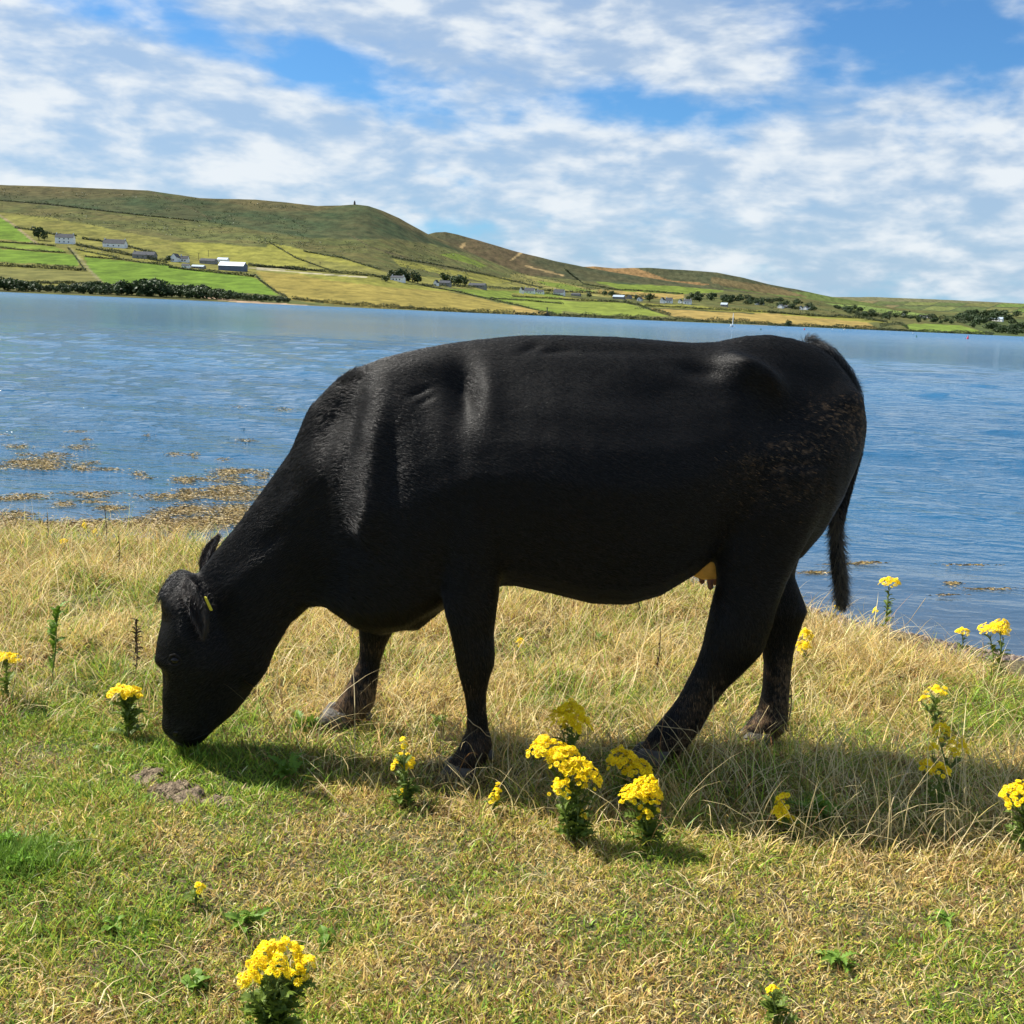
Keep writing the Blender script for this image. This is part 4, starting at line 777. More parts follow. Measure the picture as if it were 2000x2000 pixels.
def sample(me, n, off, seed=0, wfun=None):
    me.calc_loop_triangles(); nt = len(me.loop_triangles); ti = np.empty(nt*3, np.int32); me.loop_triangles.foreach_get('vertices', ti); ti = ti.reshape(-1, 3)
    V_ = np.empty(len(me.vertices)*3); me.vertices.foreach_get('co', V_); V_ = V_.reshape(-1, 3)+off; N_ = vnorm(me)
    A_, B_, C_ = V_[ti[:, 0]], V_[ti[:, 1]], V_[ti[:, 2]]; ar = np.linalg.norm(np.cross(B_-A_, C_-A_), axis=1)
    if wfun is not None: ar = ar*wfun((A_+B_+C_)/3)
    g = np.random.default_rng(seed); f = g.choice(nt, n, p=ar/ar.sum()); r1 = np.sqrt(g.random(n)); r2 = g.random(n); w0, w1, w2 = 1-r1, r1*(1-r2), r1*r2
    P = A_[f]*w0[:, None]+B_[f]*w1[:, None]+C_[f]*w2[:, None]; Nn = N_[ti[f, 0]]*w0[:, None]+N_[ti[f, 1]]*w1[:, None]+N_[ti[f, 2]]*w2[:, None]
    return P, Nn/(np.linalg.norm(Nn, axis=1)[:, None]+1e-9)
hoofz = lambda C_: 1.0*((C_[:, 1] < cy(C_[:, 0])+.12) | (C_[:, 2] > 1.0) | (C_[:, 0] < -.4) | (C_[:, 2] < .8))+.25
P, Nn = sample(body_me, 430000, CO, 5, hoofz)
hx, hy = pix(np.stack([P[:, 0], cy(P[:, 0]), P[:, 2]], 1)); hl = P[:, 1]-cy(P[:, 0])
keep = ~((hx < 420) & (hy > 1375)); P, Nn, hx, hy, hl = P[keep], Nn[keep], hx[keep], hy[keep], hl[keep]
k = sstep(hx, 560, 760)[:, None]; hd = sstep(hy, 1080, 1200)[:, None]*(hx < 520)[:, None]
neckdir = np.array([.62, 0, .55]); trunkdir = np.array([.85, 0, -.28]); headdir = np.array([.75, 0, .55])
Dr = neckdir*(1-k)*(1-hd)+trunkdir*k+headdir*hd
front = (np.exp(-(((hx-740)/60)**2+((hy-880)/190)**2)))[:, None]; Dr = Dr*(1-front)+np.array([.9, 0, -.15])*front
lg = (sstep(hy, 1080, 1180)*(hx > 560))[:, None]; Dr = Dr*(1-lg)+np.array([.15, 0, -1.])*lg
sw = fbm(P[:, 0]+hl, P[:, 2], 7, 3, 71)-.5; Dr = Dr+np.stack([sw*.8, 0*sw, -sw*1.2], 1)*.35
ln = .013+.010*np.exp(-((hx-640)/120)**2)*sstep(hy, 600, 700)+.008*np.exp(-((hx-470)/90)**2)*(hy < 1150)
mu = mud_amount(hx, hy, P[:, 0], P[:, 2], hl); g = np.random.default_rng(8)
mud1 = (g.random(len(P)) < mu*1.1)[:, None]; brown = (g.random(len(P)) < .10+.5*np.exp(-(((hx-365)/35)**2+((hy-1105)/30)**2)))[:, None]
hcol = np.where(mud1, np.array([.30, .19, .10])*g.uniform(.4, 1.5, len(P))[:, None], np.where(brown, np.array([.030, .018, .012]), np.array([.0050, .0050, .0055]))*g.uniform(.6, 1.35, len(P))[:, None])
grey = .030*np.exp(-(((hx-345)/24)**2+((hy-1348)/22)**2))+.012*np.exp(-(((hx-318)/30)**2+((hy-1185)/50)**2))+.004*((hx < 420) & (hy > 1090))  # greyish muzzle and brow hair, lightened to put sunlit face sheen into the colour
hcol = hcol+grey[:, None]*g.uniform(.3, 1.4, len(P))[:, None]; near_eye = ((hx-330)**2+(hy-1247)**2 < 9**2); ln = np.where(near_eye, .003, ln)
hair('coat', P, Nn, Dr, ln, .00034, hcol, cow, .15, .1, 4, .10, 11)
# longer hair: poll tuft, nape, tail head
def hair_zone(name, n, wf, dr, L, rad, lift, seed, jit=.3, colr=(.012, .011, .011), droop=.2):
    P, Nn = sample(body_me, n, CO, seed, wf); hair(name, P, Nn, np.tile(np.array(dr, float), (len(P), 1)), L, rad, np.array(colr)[None]*np.random.default_rng(seed).uniform(.6, 1.6, len(P))[:, None], cow, lift, droop, 5, jit, seed)
def zf(x, y, rx, ry, topz=None):
    def f(C_):
        a, b_ = pix(np.stack([C_[:, 0], cy(C_[:, 0]), C_[:, 2]], 1)); r = np.exp(-(((a-x)/rx)**2+((b_-y)/ry)**2)**2)
        return r+1e-9
    return f
hair_zone('poll_tuft', 1500, zf(326, 1090, 26, 15), (-.6, -.1, -.1), .036, .0007, .55, 21, .42, droop=.7)
hair_zone('nape_hair', 1500, zf(640, 706, 40, 14), (.6, 0, .45), .024, .0004, .45, 22, .25)
# tail
tp = [(1520, 655), (1562, 672), (1592, 705), (1611, 747), (1620, 800), (1616, 850), (1604, 900), (1590, 955), (1580, 1000), (1576, 1040), (1580, 1090), (1590, 1130), (1594, 1152)]
TP = np.array([side(a, b_, .03) for a, b_ in tp]); tr = [.034, .036, .034, .031, .027, .024, .021, .019, .018, .019, .018, .012, .006]
tb = MB(); tb.tube(TP-CO, tr, 10); tme = tb.mesh('tail', M['hide'], True); add_color(tme, np.tile(HC, (len(tme.vertices), 1)))
tail = obj('tail', tme, cow); tail.modifiers.new('s', 'SUBSURF').levels = 1
P, Nn = sample(tme, 9000, CO, 31); hair('coat', P, Nn, np.tile([.1, 0, -1.], (len(P), 1)), .010, .0005, np.tile([.012, .012, .012], (len(P), 1))*g.uniform(.6, 1.5, (len(P), 1)), tail, .25, 0, 4, .2, 32)
tail.children[0].parent = tail
rm = tail.children[0]
def rooted(P, name, n, L, seed, colr, jit, wd=.012, rad=.0008, lift=.04, dr=(0, 0, -1.)):
    g = np.random.default_rng(seed); i = g.integers(0, len(P), n); d = g.normal(size=(n, 3)); d /= np.linalg.norm(d, axis=1)[:, None]
    return hair(name, P[i]+d*wd, d, np.tile(np.array(dr, float), (n, 1)), L, rad, colr(g, n), tail, lift, .2, 6, jit, seed)
seg = np.array([side(1576+ (1590-1576)*s_, 960+165*s_, .03) for s_ in np.linspace(0, 1, 14)])
rooted(seg, 'tail_switch', 7000, .044, 41, lambda g, n: np.where((g.random(n) < .5)[:, None], np.array([.15, .12, .07]), np.array([.02, .017, .012]))*g.uniform(.5, 1.3, (n, 1)), .04, .010)
seg2 = np.array([side(1525+ (1608-1525)*s_, 645+88*s_-14*math.sin(3.1*s_), .05) for s_ in np.linspace(0, 1, 14)])
rooted(seg2, 'tail_head_tuft', 2200, .034, 43, lambda g, n: np.array([.012, .012, .013])*g.uniform(.5, 1.5, (n, 1)), .30, .016, .0006, .5, (.6, .1, .3))
# ears
def ear(pts, wds, nrm, name='ear'):
    """leaf shaped cupped ear: pts centre line (world), wds half widths, nrm direction of the opening"""
    P = np.array(pts); T = np.gradient(P, axis=0); T /= np.linalg.norm(T, axis=1)[:, None]; nrm = np.array(nrm, float); V = []; K = len(P); J = 9
    for sgn in (0, 1):
        for i in range(K):
            s_ = np.cross(T[i], nrm); s_ /= np.linalg.norm(s_); nn = np.cross(s_, T[i])
            for j in range(J):
                q = (j/(J-1)*2-1); V.append(P[i]+s_*wds[i]*math.sin(q*1.35)*.95+nn*(wds[i]*.65*(1-math.cos(q*1.35))-.007*(sgn)))
    F = []
    for sgn in (0, 1):
        b0 = sgn*K*J; F += [(b0+i*J+j, b0+i*J+j+1, b0+(i+1)*J+j+1, b0+(i+1)*J+j) for i in range(K-1) for j in range(J-1)]
    for i in range(K-1): F += [(i*J, (i+1)*J, K*J+(i+1)*J, K*J+i*J), (i*J+J-1, (i+1)*J+J-1, K*J+(i+1)*J+J-1, K*J+i*J+J-1)]
    me = make_mesh(name, np.array(V)-CO, F, M['hide']); add_color(me, np.tile([.016, .011, .010], (len(V), 1))); o = obj(name, me, cow); o.modifiers.new('s', 'SUBSURF').levels = 1
    P2, N2 = sample(me, 5000, CO, 51); hair('ear_fringe', P2, N2, np.tile(T[-1], (len(P2), 1)), .022, .0005, np.where((g.random(len(P2)) < .4)[:, None], np.array([.035, .02, .013]), np.array([.012, .012, .012])), o, .35, .1, 4, .3, 52)
    return o
near_ear = ear([side(352, 1098, -.13), side(366, 1118, -.175), side(380, 1145, -.195), side(386, 1172, -.20), side(384, 1198, -.19)], [.018, .034, .040, .028, .005], (-.45, -.75, .2))
far_ear = ear([side(388, 1085, .07), side(392, 1062, .12), side(398, 1042, .15), side(405, 1026, .17), side(412, 1014, .18)], [.018, .031, .032, .022, .005], (-.55, -.6, .2))
tg = MB(); A_, B_ = side(387, 1126, -.245)-CO, side(399, 1152, -.245)-CO; dv = (B_-A_); wv_ = np.array([.0055, -.008, .002]); L_ = np.linalg.norm(dv); pr = np.cross(dv/L_, wv_/np.linalg.norm(wv_)); q = pr*.0015
prof = [(0, .6), (.08, 1), (.45, 1), (.62, 1.15), (.95, 1.15), (1, .8)]; V = []
for s_, w_ in prof:
    for sg in (-1, 1):
        for sh in (-1, 1): V.append(A_+dv*s_+wv_*w_*sg+q*sh)
F = []
for i in range(len(prof)-1):
    a = i*4; F += [(a, a+2, a+6, a+4), (a+1, a+5, a+7, a+3), (a, a+4, a+5, a+1), (a+2, a+3, a+7, a+6)]
F += [(0, 1, 3, 2), (20, 22, 23, 21)]; tg.add(V, F); tg.build('ear_tag', M['eartag'], near_ear)
# eyes, nose
from mathutils.bvhtree import BVHTree
_bv = BVHTree.FromPolygons([tuple(v.co) for v in body_me.vertices], [tuple(q.vertices) for q in body_me.polygons])
def skin_at(px, py, sink=0.0):                      # the point of the hide seen at this spot of the head
    d = Vector(ray(px*KS, py*KS)).normalized(); h, n_, _, _ = _bv.ray_cast(Vector((0, 0, CZ))-cow.location, d)
    return (np.array(h)-np.array(n_)*sink) if h is not None else side(px, py, -.1)-CO
def ell(c, r, mat, name, par, n=14):
    V = []; F = []
    for i in range(n+1):
        for j in range(n*2):
            a, b_ = math.pi*i/n, math.pi*j/n; V.append(np.array(c)+np.array([r[0]*math.sin(a)*math.cos(b_), r[1]*math.sin(a)*math.sin(b_), r[2]*math.cos(a)]))
    for i in range(n):
        for j in range(n*2): F.append((i*2*n+j, i*2*n+(j+1) % (2*n), (i+1)*2*n+(j+1) % (2*n), (i+1)*2*n+j))
    return obj(name, make_mesh(name, V, F, mat), par)
ell(skin_at(330, 1246, .006), (.015, .013, .012), M['eye'], 'eye', cow); ell(side(318, 1240, .06)-CO, (.015, .013, .012), M['eye'], 'eye', cow)
ell(side(352, 1392, -.045)-CO, (.046, .050, .028), M['nose'], 'nose', cow)
ell(skin_at(331, 1384, .002), (.010, .006, .012), M['eye'], 'nostril', cow, 8)
mm = MB(); mm.tube(np.array([skin_at(a, b_, .001) for a, b_ in [(352, 1400), (368, 1394), (386, 1386), (402, 1376), (416, 1364)]]), [.0015, .0032, .003, .0025, .001], 6); mm.build('mouth_line', M['eye'], cow, True)
for pts_, rr_ in (([(319, 1246), (322, 1237), (331, 1234), (339, 1240), (343, 1249)], .0055), ([(319, 1250), (327, 1256), (336, 1255), (343, 1250)], .004)):
    el_ = MB(); el_.tube(np.array([skin_at(a, b_, .001) for a, b_ in pts_]), [rr_*.4]+[rr_]*(len(pts_)-2)+[rr_*.4], 6); ey = el_.mesh('eyelid', M['hide'], True); add_color(ey, np.tile([.016, .014, .013], (len(ey.vertices), 1))); obj('eyelid', ey, cow)
# hooves: two claws each + dew claws
def hoof(px, py, ln_, ht, off, tilt, splay=.012):
    par = bpy.data.objects.new('hoof', None)
    b0 = side(px, py, off)-CO
    for sg in (-1, 1):
        mb = MB(); V = []; n = 12; R_ = [(0, 1.0), (.5, .93), (1.0, .78)]
        for hgt, sc in R_:
            for j in range(n):
                a = 2*math.pi*j/n; x = math.cos(a); y = math.sin(a); xl = ln_*.5*x*sc*(1.0 if x > 0 else 1.15)
                V.append(b0+np.array([xl+hgt*ht*.45, sg*(.026+splay)+y*.027*sc-sg*.01*max(0, -x), hgt*ht-.01+tilt*-xl]))
        F = [(i*n+j, i*n+(j+1) % n, (i+1)*n+(j+1) % n, (i+1)*n+j) for i in range(2) for j in range(n)]+[tuple(range(n))[::-1], tuple(2*n+j for j in range(n))]
        mb.add(V, F); o = mb.build('hoof', M['hoof'], cow, True)
hoof(858, 1470, .130, .072, -.205, .05); hoof(630, 1360, .115, .064, .20, .10); hoof(1216, 1438, .120, .068, -.16, .0); hoof(1422, 1394, .115, .052, .15, .0)
for a, b_, of in [(925, 1424, -.22), (925, 1424, -.17), (1286, 1408, -.18), (1478, 1374, .13), (696, 1352, .17)]: ell(side(a, b_, of)-CO, (.014, .012, .018), M['hoof'], 'dew_claw', cow, 6)
# udder with teats
u = ell(side(1334, 1052, -.03)-CO, (.088, .08, .078), M['udder'], 'udder', cow)
for a, b_, of in [(1341, 1092, -.05), (1325, 1082, .05), (1350, 1084, .02)]:
    A_ = side(a, b_-10, of)-CO; tb = MB(); tb.tube([A_, A_+np.array([.001, 0, -.028]), A_+np.array([.003, 0, -.052]), A_+np.array([.003, 0, -.058])], [.015, .0125, .010, .004], 8); tb.build('teat', M['teat'], u, True)
#@@PLANTS
# ------------------------------------------------------------------ grass
def yb(x): return np.interp(x, [-5, -3, -1.2, -.5, .2, .6, 2, 4], [4.0, 3.95, 3.8, 3.45, 3.22, 3.06, 3.0, 2.9])+.12*(vnoise(x, 0*x, 2.5, 77)-.5)
STRAW = np.array([.66, .48, .17]); PALE = np.array([.76, .62, .32]); OLIV = np.array([.46, .45, .065]); GRN = np.array([.27, .41, .04]); DGRN = np.array([.11, .21, .03]); BRN = np.array([.26, .14, .055])
greens = [(0, 1690, .35, .9), (70, 1640, .3, .6), (430, 1520, .28, .9), (330, 1500, .2, .5), (60, 1440, .5, .45), (250, 1440, .35, .6), (560, 1510, .2, .5), (1230, 1690, .18, .8), (1590, 1600, .18, .8), (1330, 1960, .25, .4), (620, 1660, .4, .1), (950, 1800, .5, .1), (1700, 1960, .4, .22), (1960, 1400, .4, .5), (1650, 1330, .3, .4), (560, 1980, .2, .8), (330, 1840, .2, .4)]
def green_bias(X, Y):
    b = 0*X
    for px, py, r, a in greens:
        c = on_z(px, py); b = b+a*np.exp(-((X-c[0])**2+(Y-c[1])**2)/r**2)
    return b
def pick_cols(g, X, Y, wts, gb):
    n = len(X); w_ = np.array(wts)[None]*np.ones((n, 1)); pn = fbm(X, Y, 2.4, 4, 81); p2 = fbm(X, Y, 7.5, 3, 85); dry = (fbm(X, Y, .8, 3, 88)-.5)
    k = np.clip(gb+.12+(pn-.5)*2.4+(p2-.5)*2.0-dry*1.6, -.95, 2.5)[:, None]
    w_[:, [0, 1]] *= np.clip(1-k*.9, .08, 3); w_[:, [3, 4]] *= np.clip(1+k*2.4, .1, 8); w_[:, [5]] *= np.clip(1+(fbm(X, Y, 5, 3, 91)-.5)[:, None]*6, .05, 6)
    w_ /= w_.sum(1)[:, None]; c = np.cumsum(w_, 1); i = (g.random(n)[:, None] > c).sum(1).clip(0, 5)
    pal = np.stack([STRAW, PALE, OLIV, GRN, DGRN, BRN]); return pal[i]*np.clip(g.normal(.95, .27, n), .35, 1.5)[:, None]*(1+g.normal(0, .05, (n, 3)))
def blades(name, X, Y, H, Wd, lean, curl, C, lv=3, seed=1, ang=None, z0=-.006, parent=None, loc=None):
    g = np.random.default_rng(seed); n = len(X); ts = np.linspace(0, 1, lv+1) if lv > 2 else np.array([0, .5, 1.])
    K = len(ts); a = g.uniform(0, 2*math.pi, n) if ang is None else ang; a2 = a+g.normal(0, .9, n)*curl
    Z0 = ground_z(X, Y)+z0; tw = a+math.pi/2+g.normal(0, .5, n); wx, wy = np.cos(tw), np.sin(tw); nvb = 2*(K-1)+1
    Vb = np.empty((n, nvb, 3), np.float32); hx_ = X.copy(); hy_ = Y.copy(); hz = Z0.copy(); px_, py_, pz_ = hx_, hy_, hz
    seg = H/(K-1)
    for i, t_ in enumerate(ts):
        if i > 0:
            th = np.clip(lean*(.35+1.25*t_), 0, 1.75); aa_ = a*(1-t_)+a2*t_
            px_ = px_+seg*np.sin(th)*np.cos(aa_); py_ = py_+seg*np.sin(th)*np.sin(aa_); pz_ = np.maximum(pz_+seg*np.cos(th), Z0+.004)
        w_ = Wd*(1-t_**2.2)*.5+.0001
        if i < K-1:
            Vb[:, 2*i, 0] = px_-wx*w_; Vb[:, 2*i, 1] = py_-wy*w_; Vb[:, 2*i, 2] = pz_
            Vb[:, 2*i+1, 0] = px_+wx*w_; Vb[:, 2*i+1, 1] = py_+wy*w_; Vb[:, 2*i+1, 2] = pz_
        else: Vb[:, 2*i, 0] = px_; Vb[:, 2*i, 1] = py_; Vb[:, 2*i, 2] = pz_
    T3 = []
    for i in range(K-2): T3 += [(2*i, 2*i+1, 2*i+3), (2*i, 2*i+3, 2*i+2)]
    T3.append((2*(K-2), 2*(K-2)+1, 2*(K-1))); T3 = np.array(T3)
    F = (np.arange(n)[:, None, None]*nvb+T3[None]).reshape(-1, 3); V_ = Vb.reshape(-1, 3)
    if loc is not None: V_ = V_-np.array(loc, np.float32)
    me = make_mesh(name, V_, F, M['grass']); add_color(me, np.repeat(np.clip(C, 0, 1), nvb, 0)); return obj(name, me, parent, loc if loc is not None else (0, 0, 0))
bare = [(290, 1520, .055), (352, 1560, .085), (428, 1568, .05), (318, 1545, .05)]
def keepout(X, Y, g):
    k = np.ones(len(X), bool)
    for px, py, r in bare:
        c = on_z(px, py); k &= ~(((X-c[0])**2+((Y-c[1])*.8)**2 < r*r) & (g.random(len(X)) < .85))
    for px, py, off, r in [(850, 1468, -.2, .085), (628, 1362, .2, .08), (1212, 1438, -.16, .085), (1420, 1392, .15, .075)]:
        c = side(px, py, off); k &= ~((((X-c[0])**2+(Y-c[1]+.04)**2) < r*r) & (g.random(len(X)) < .8))
    return k
g = np.random.default_rng(101)
# grazed turf in front
def wedge(g, n, y0, y1, m=1.25, p=1.6):
    Y = y0+(y1-y0)*g.random(n)**p; X = (g.random(n)*2-1)*(Y*.50*m+.25); return X, Y
X, Y = wedge(g, 330000, 1.75, 3.9, 1.12, 1.25); s_ = np.clip((yb(X)+.25-Y)/.3, 0, 1); k = (g.random(len(X)) < s_) & keepout(X, Y, g); X, Y = X[k], Y[k]; n = len(X)
hn = fbm(X, Y, 6, 3, 95); H = (.018+.026*g.random(n)**1.5)*(.45+1.15*hn)*(1+.5*np.clip(green_bias(X, Y), 0, 1.2))
tag(blades('grazed_turf', X, Y, H, g.uniform(.0020, .0050, n), g.uniform(.4, 1.5, n), 1.6, pick_cols(g, X, Y, [.36, .13, .26, .13, .04, .09], green_bias(X, Y)), 2, 11), 'short grazed turf of mixed straw and green in the foreground', 'grass', kind='stuff')
# longer dry grass from the cow back to the bank edge: tufts
g = np.random.default_rng(102); nt = 5200; TX, TY = wedge(g, nt, 2.7, 7.6, 1.25, .9); k = (TY > yb(TX)-.08) & (TY < gcrest(TX)+.2); TX, TY = TX[k], TY[k]; nt = len(TX)
ti = g.integers(0, nt, 118000); sp = g.uniform(.02, .075, nt)[ti]; X = TX[ti]+g.normal(0, 1, len(ti))*sp; Y = TY[ti]+g.normal(0, 1, len(ti))*sp
ta = g.uniform(0, 6.28, nt)[ti]; out_a = np.arctan2(Y-TY[ti], X-TX[ti]); ang = np.where(g.random(len(ti)) < .55, out_a, ta+g.normal(0, .5, len(ti)))
tall = sstep(Y-yb(X), -.1, .5); H = (g.uniform(.05, .15, len(X))*(.5+1.0*fbm(X, Y, 1.7, 3, 97)))*(.5+.5*tall)+g.random(len(X))**6*.10
Wd = g.uniform(.0020, .0045, len(X)); H *= 1+.35*sstep(Y, 4.2, 5.5); C = pick_cols(g, X, Y, [.44, .26, .16, .08, .04, .10], green_bias(X, Y)-.18+(fbm(X, Y, 1.3, 2, 111)-.5)*2.2)
k = keepout(X, Y, g); tag(blades('long_grass', X[k], Y[k], H[k], Wd[k], g.uniform(.45, 1.55, k.sum()), 1.1, C[k], 4, 12, ang[k]), 'long dry tussocky grass on the bank around the cow', 'grass', kind='stuff')
# short undergrowth of the bank
g = np.random.default_rng(103); X, Y = wedge(g, 200000, 3.0, 7.8, 1.3, 1.0); k = (Y > yb(X)-.15) & (Y < gcrest(X)+.22) & keepout(X, Y, g); X, Y = X[k], Y[k]; n = len(X)
tag(blades('bank_undergrowth', X, Y, g.uniform(.03, .085, n)*(.6+.8*fbm(X, Y, 2, 3, 98)), g.uniform(.002, .0045, n), g.uniform(.4, 1.4, n), 1.0, pick_cols(g, X, Y, [.36, .12, .26, .14, .05, .14], green_bias(X, Y)+.05), 2, 13), 'lower layer of green and straw grass on the bank', 'grass', kind='stuff')
# the same grass going on to either side and behind the camera
g = np.random.default_rng(107); X = g.uniform(-9, 9, 150000); Y = g.uniform(-3, 7.6, 150000); k = (np.abs(X) > np.maximum(Y, 0)*.55+.25) & (Y < gcrest(X)+.2); X, Y = X[k], Y[k]; n = len(X)
tag(blades('outer_grass', X, Y, g.uniform(.04, .11, n), g.uniform(.005, .010, n), g.uniform(.5, 1.5, n), 1.3, pick_cols(g, X, Y, [.36, .16, .24, .12, .04, .09], 0*X), 2, 18), 'grass of the bank beyond the edges of the view', 'grass', kind='stuff')
# tufts pushed round the muzzle and hooves
g = np.random.default_rng(109); XX = []; YY = []
for px, py, off, r, n_ in [(345, 1412, -.10, .07, 700), (372, 1405, -.05, .08, 500), (862, 1478, -.24, .09, 160), (640, 1372, .16, .08, 130), (1235, 1450, -.2, .09, 150), (1430, 1402, .10, .08, 150)]:
    c = side(px, py, off); XX.append(c[0]+g.normal(0, r, n_)); YY.append(c[1]+g.normal(0, r*.45, n_))
X = np.concatenate(XX); Y = np.concatenate(YY); n = len(X)
tag(blades('hoof_grass', X, Y, g.uniform(.03, .085, n), g.uniform(.002, .004, n), g.uniform(.3, 1.4, n), 1.2, pick_cols(g, X, Y, [.34, .18, .2, .2, .08, .08], green_bias(X, Y)), 4, 17), 'tufts of grass standing round the muzzle and the hooves', 'grass', kind='stuff')
# dead stalks lying and leaning over the grass
g = np.random.default_rng(104); X, Y = wedge(g, 4600, 2.9, 7.3, 1.2, .8); k = (Y > yb(X)-.05) & (Y < gcrest(X)+.1); X, Y = X[k], Y[k]; n = len(X)
tag(blades('dry_stalks', X, Y, g.uniform(.16, .42, n), g.uniform(.0016, .0030, n), g.uniform(.5, 1.5, n), .5, np.where((g.random(n) < .8)[:, None], PALE, BRN*1.2)*g.uniform(.7, 1.2, (n, 1)), 5, 14, z0=.02), 'thin pale dead stalks lying and leaning over the long grass', 'stalks', kind='stuff')
g = np.random.default_rng(105); X = g.uniform(.75, 2.3, 420); Y = g.uniform(3.05, 3.75, 420)
tag(blades('dead_stalk_thatch', X, Y, g.uniform(.15, .38, 420), g.uniform(.0018, .0032, 420), g.uniform(.2, 1.3, 420), .4, PALE*g.uniform(.7, 1.1, (420, 1)), 5, 15, z0=.02), 'tangle of pale dead stalks in the cow\'s shadow at the right', 'stalks', kind='stuff')
g = np.random.default_rng(106); X, Y = wedge(g, 700, 1.9, 3.6, 1.1, 1)
tag(blades('fallen_straw', X, Y, g.uniform(.05, .13, 700), g.uniform(.0016, .0028, 700), g.uniform(1.2, 1.6, 700), .9, PALE*g.uniform(.7, 1.1, (700, 1)), 4, 16, z0=.02), 'loose pale straw fallen over the grazed turf', 'straw', kind='stuff')

# ------------------------------------------------------------------ ragwort and other plants
def petal_mesh(np_=13, r=.0086):
    mb = MB()
    for k in range(np_):
        a = 2*math.pi*k/np_; c_, s_ = math.cos(a), math.sin(a); w_ = .0014
        P = [(.0022, 0), (.0058, w_), (r, w_*.35), (r, -w_*.35), (.0058, -w_)]; z = [0, .0012, .0004*((k*7) % 5-2), .0004*((k*7) % 5-2), .0012]
        mb.add([(x*c_-y*s_, x*s_+y*c_, zz) for (x, y), zz in zip(P, z)], [(0, 4, 1), (1, 4, 3, 2)])
    return mb.mesh('petals', M['petal'])
def disc_mesh():
    mb = MB(); n = 7; V = [(0, 0, .0026)]+[(.0014*math.cos(6.28*j/n), .0014*math.sin(6.28*j/n), .0021) for j in range(n)]+[(.0024*math.cos(6.28*j/n), .0024*math.sin(6.28*j/n), .0002) for j in range(n)]
    F = [(0, 1+j, 1+(j+1) % n) for j in range(n)]+[(1+j, 1+n+j, 1+n+(j+1) % n, 1+(j+1) % n) for j in range(n)]
    mb.add(V, F); return V, F
def floret_mesh(i):
    p_ = petal_mesh(12+i); V, F = disc_mesh(); b = len(p_.vertices); me = bpy.data.meshes.new('flower')
    Vp = [tuple(v.co) for v in p_.vertices]; Fp = [tuple(q.vertices) for q in p_.polygons]
    me.from_pydata(Vp+V, [], Fp+[tuple(k+b for k in f) for f in F]); me.materials.append(M['petal']); me.materials.append(M['disc'])
    for q in me.polygons: q.material_index = 0 if q.index < len(Fp) else 1
    me.update(); return me
florets = [floret_mesh(i) for i in range(3)]
def leaf_mesh(seed, L=.06, Wl=.02, lobes=5, mat='ragleaf', jag=.6):
    g = np.random.default_rng(seed); V = []; F = []; K = lobes*2+1
    for i in range(K+1):
        t_ = i/K; wd = Wl*math.sin(math.pi*min(t_*.93+.07, 1))**.7*(1 if i % 2 else 1-jag)*g.uniform(.8, 1.2)+.0008
        z = L*.22*math.sin(t_*2.6)-L*.10*t_*t_; x = L*t_; sw = .25*Wl if i % 2 else 0
        V += [(x, 0, z-.002), (x+sw, wd, z+wd*.25+g.normal()*.001), (x+sw, -wd, z+wd*.25+g.normal()*.001)]
    for i in range(K):
        a = i*3; F += [(a, a+3, a+4, a+1), (a, a+2, a+5, a+3)]
    return make_mesh('leaf', V, F, M[mat], False)
rleaf = [leaf_mesh(s_, .055, .016, 5) for s_ in (1, 2, 3)]; wleaf = [leaf_mesh(s_+9, .11, .022, 6, 'weed', .5) for s_ in (1, 2, 3)]; dleaf = [leaf_mesh(s_+29, .075, .022, 3, 'weed', .08) for s_ in (1, 2)]
lleaf = [leaf_mesh(s_+49, .10, .018, 5, 'lush', .4) for s_ in (1, 2)]
def put(name, me, parent, loc, z, rot=None, sc=1.0):
    o = bpy.data.objects.new(name, me); link(o, parent)
    q = Vector(z).normalized().to_track_quat('Z', 'Y'); o.rotation_mode = 'QUATERNION'; o.rotation_quaternion = q @ Matrix.Rotation(random.uniform(0, 6.28) if rot is None else rot, 4, 'Z').to_quaternion()
    o.location = loc; o.scale = (sc,)*3; return o
def put_leaf(me, parent, loc, az, el, sc, name='leaf'):
    o = bpy.data.objects.new(name, me); link(o, parent); o.rotation_euler = (random.uniform(-.5, .5), -el, az); o.location = loc; o.scale = (sc,)*3; return o
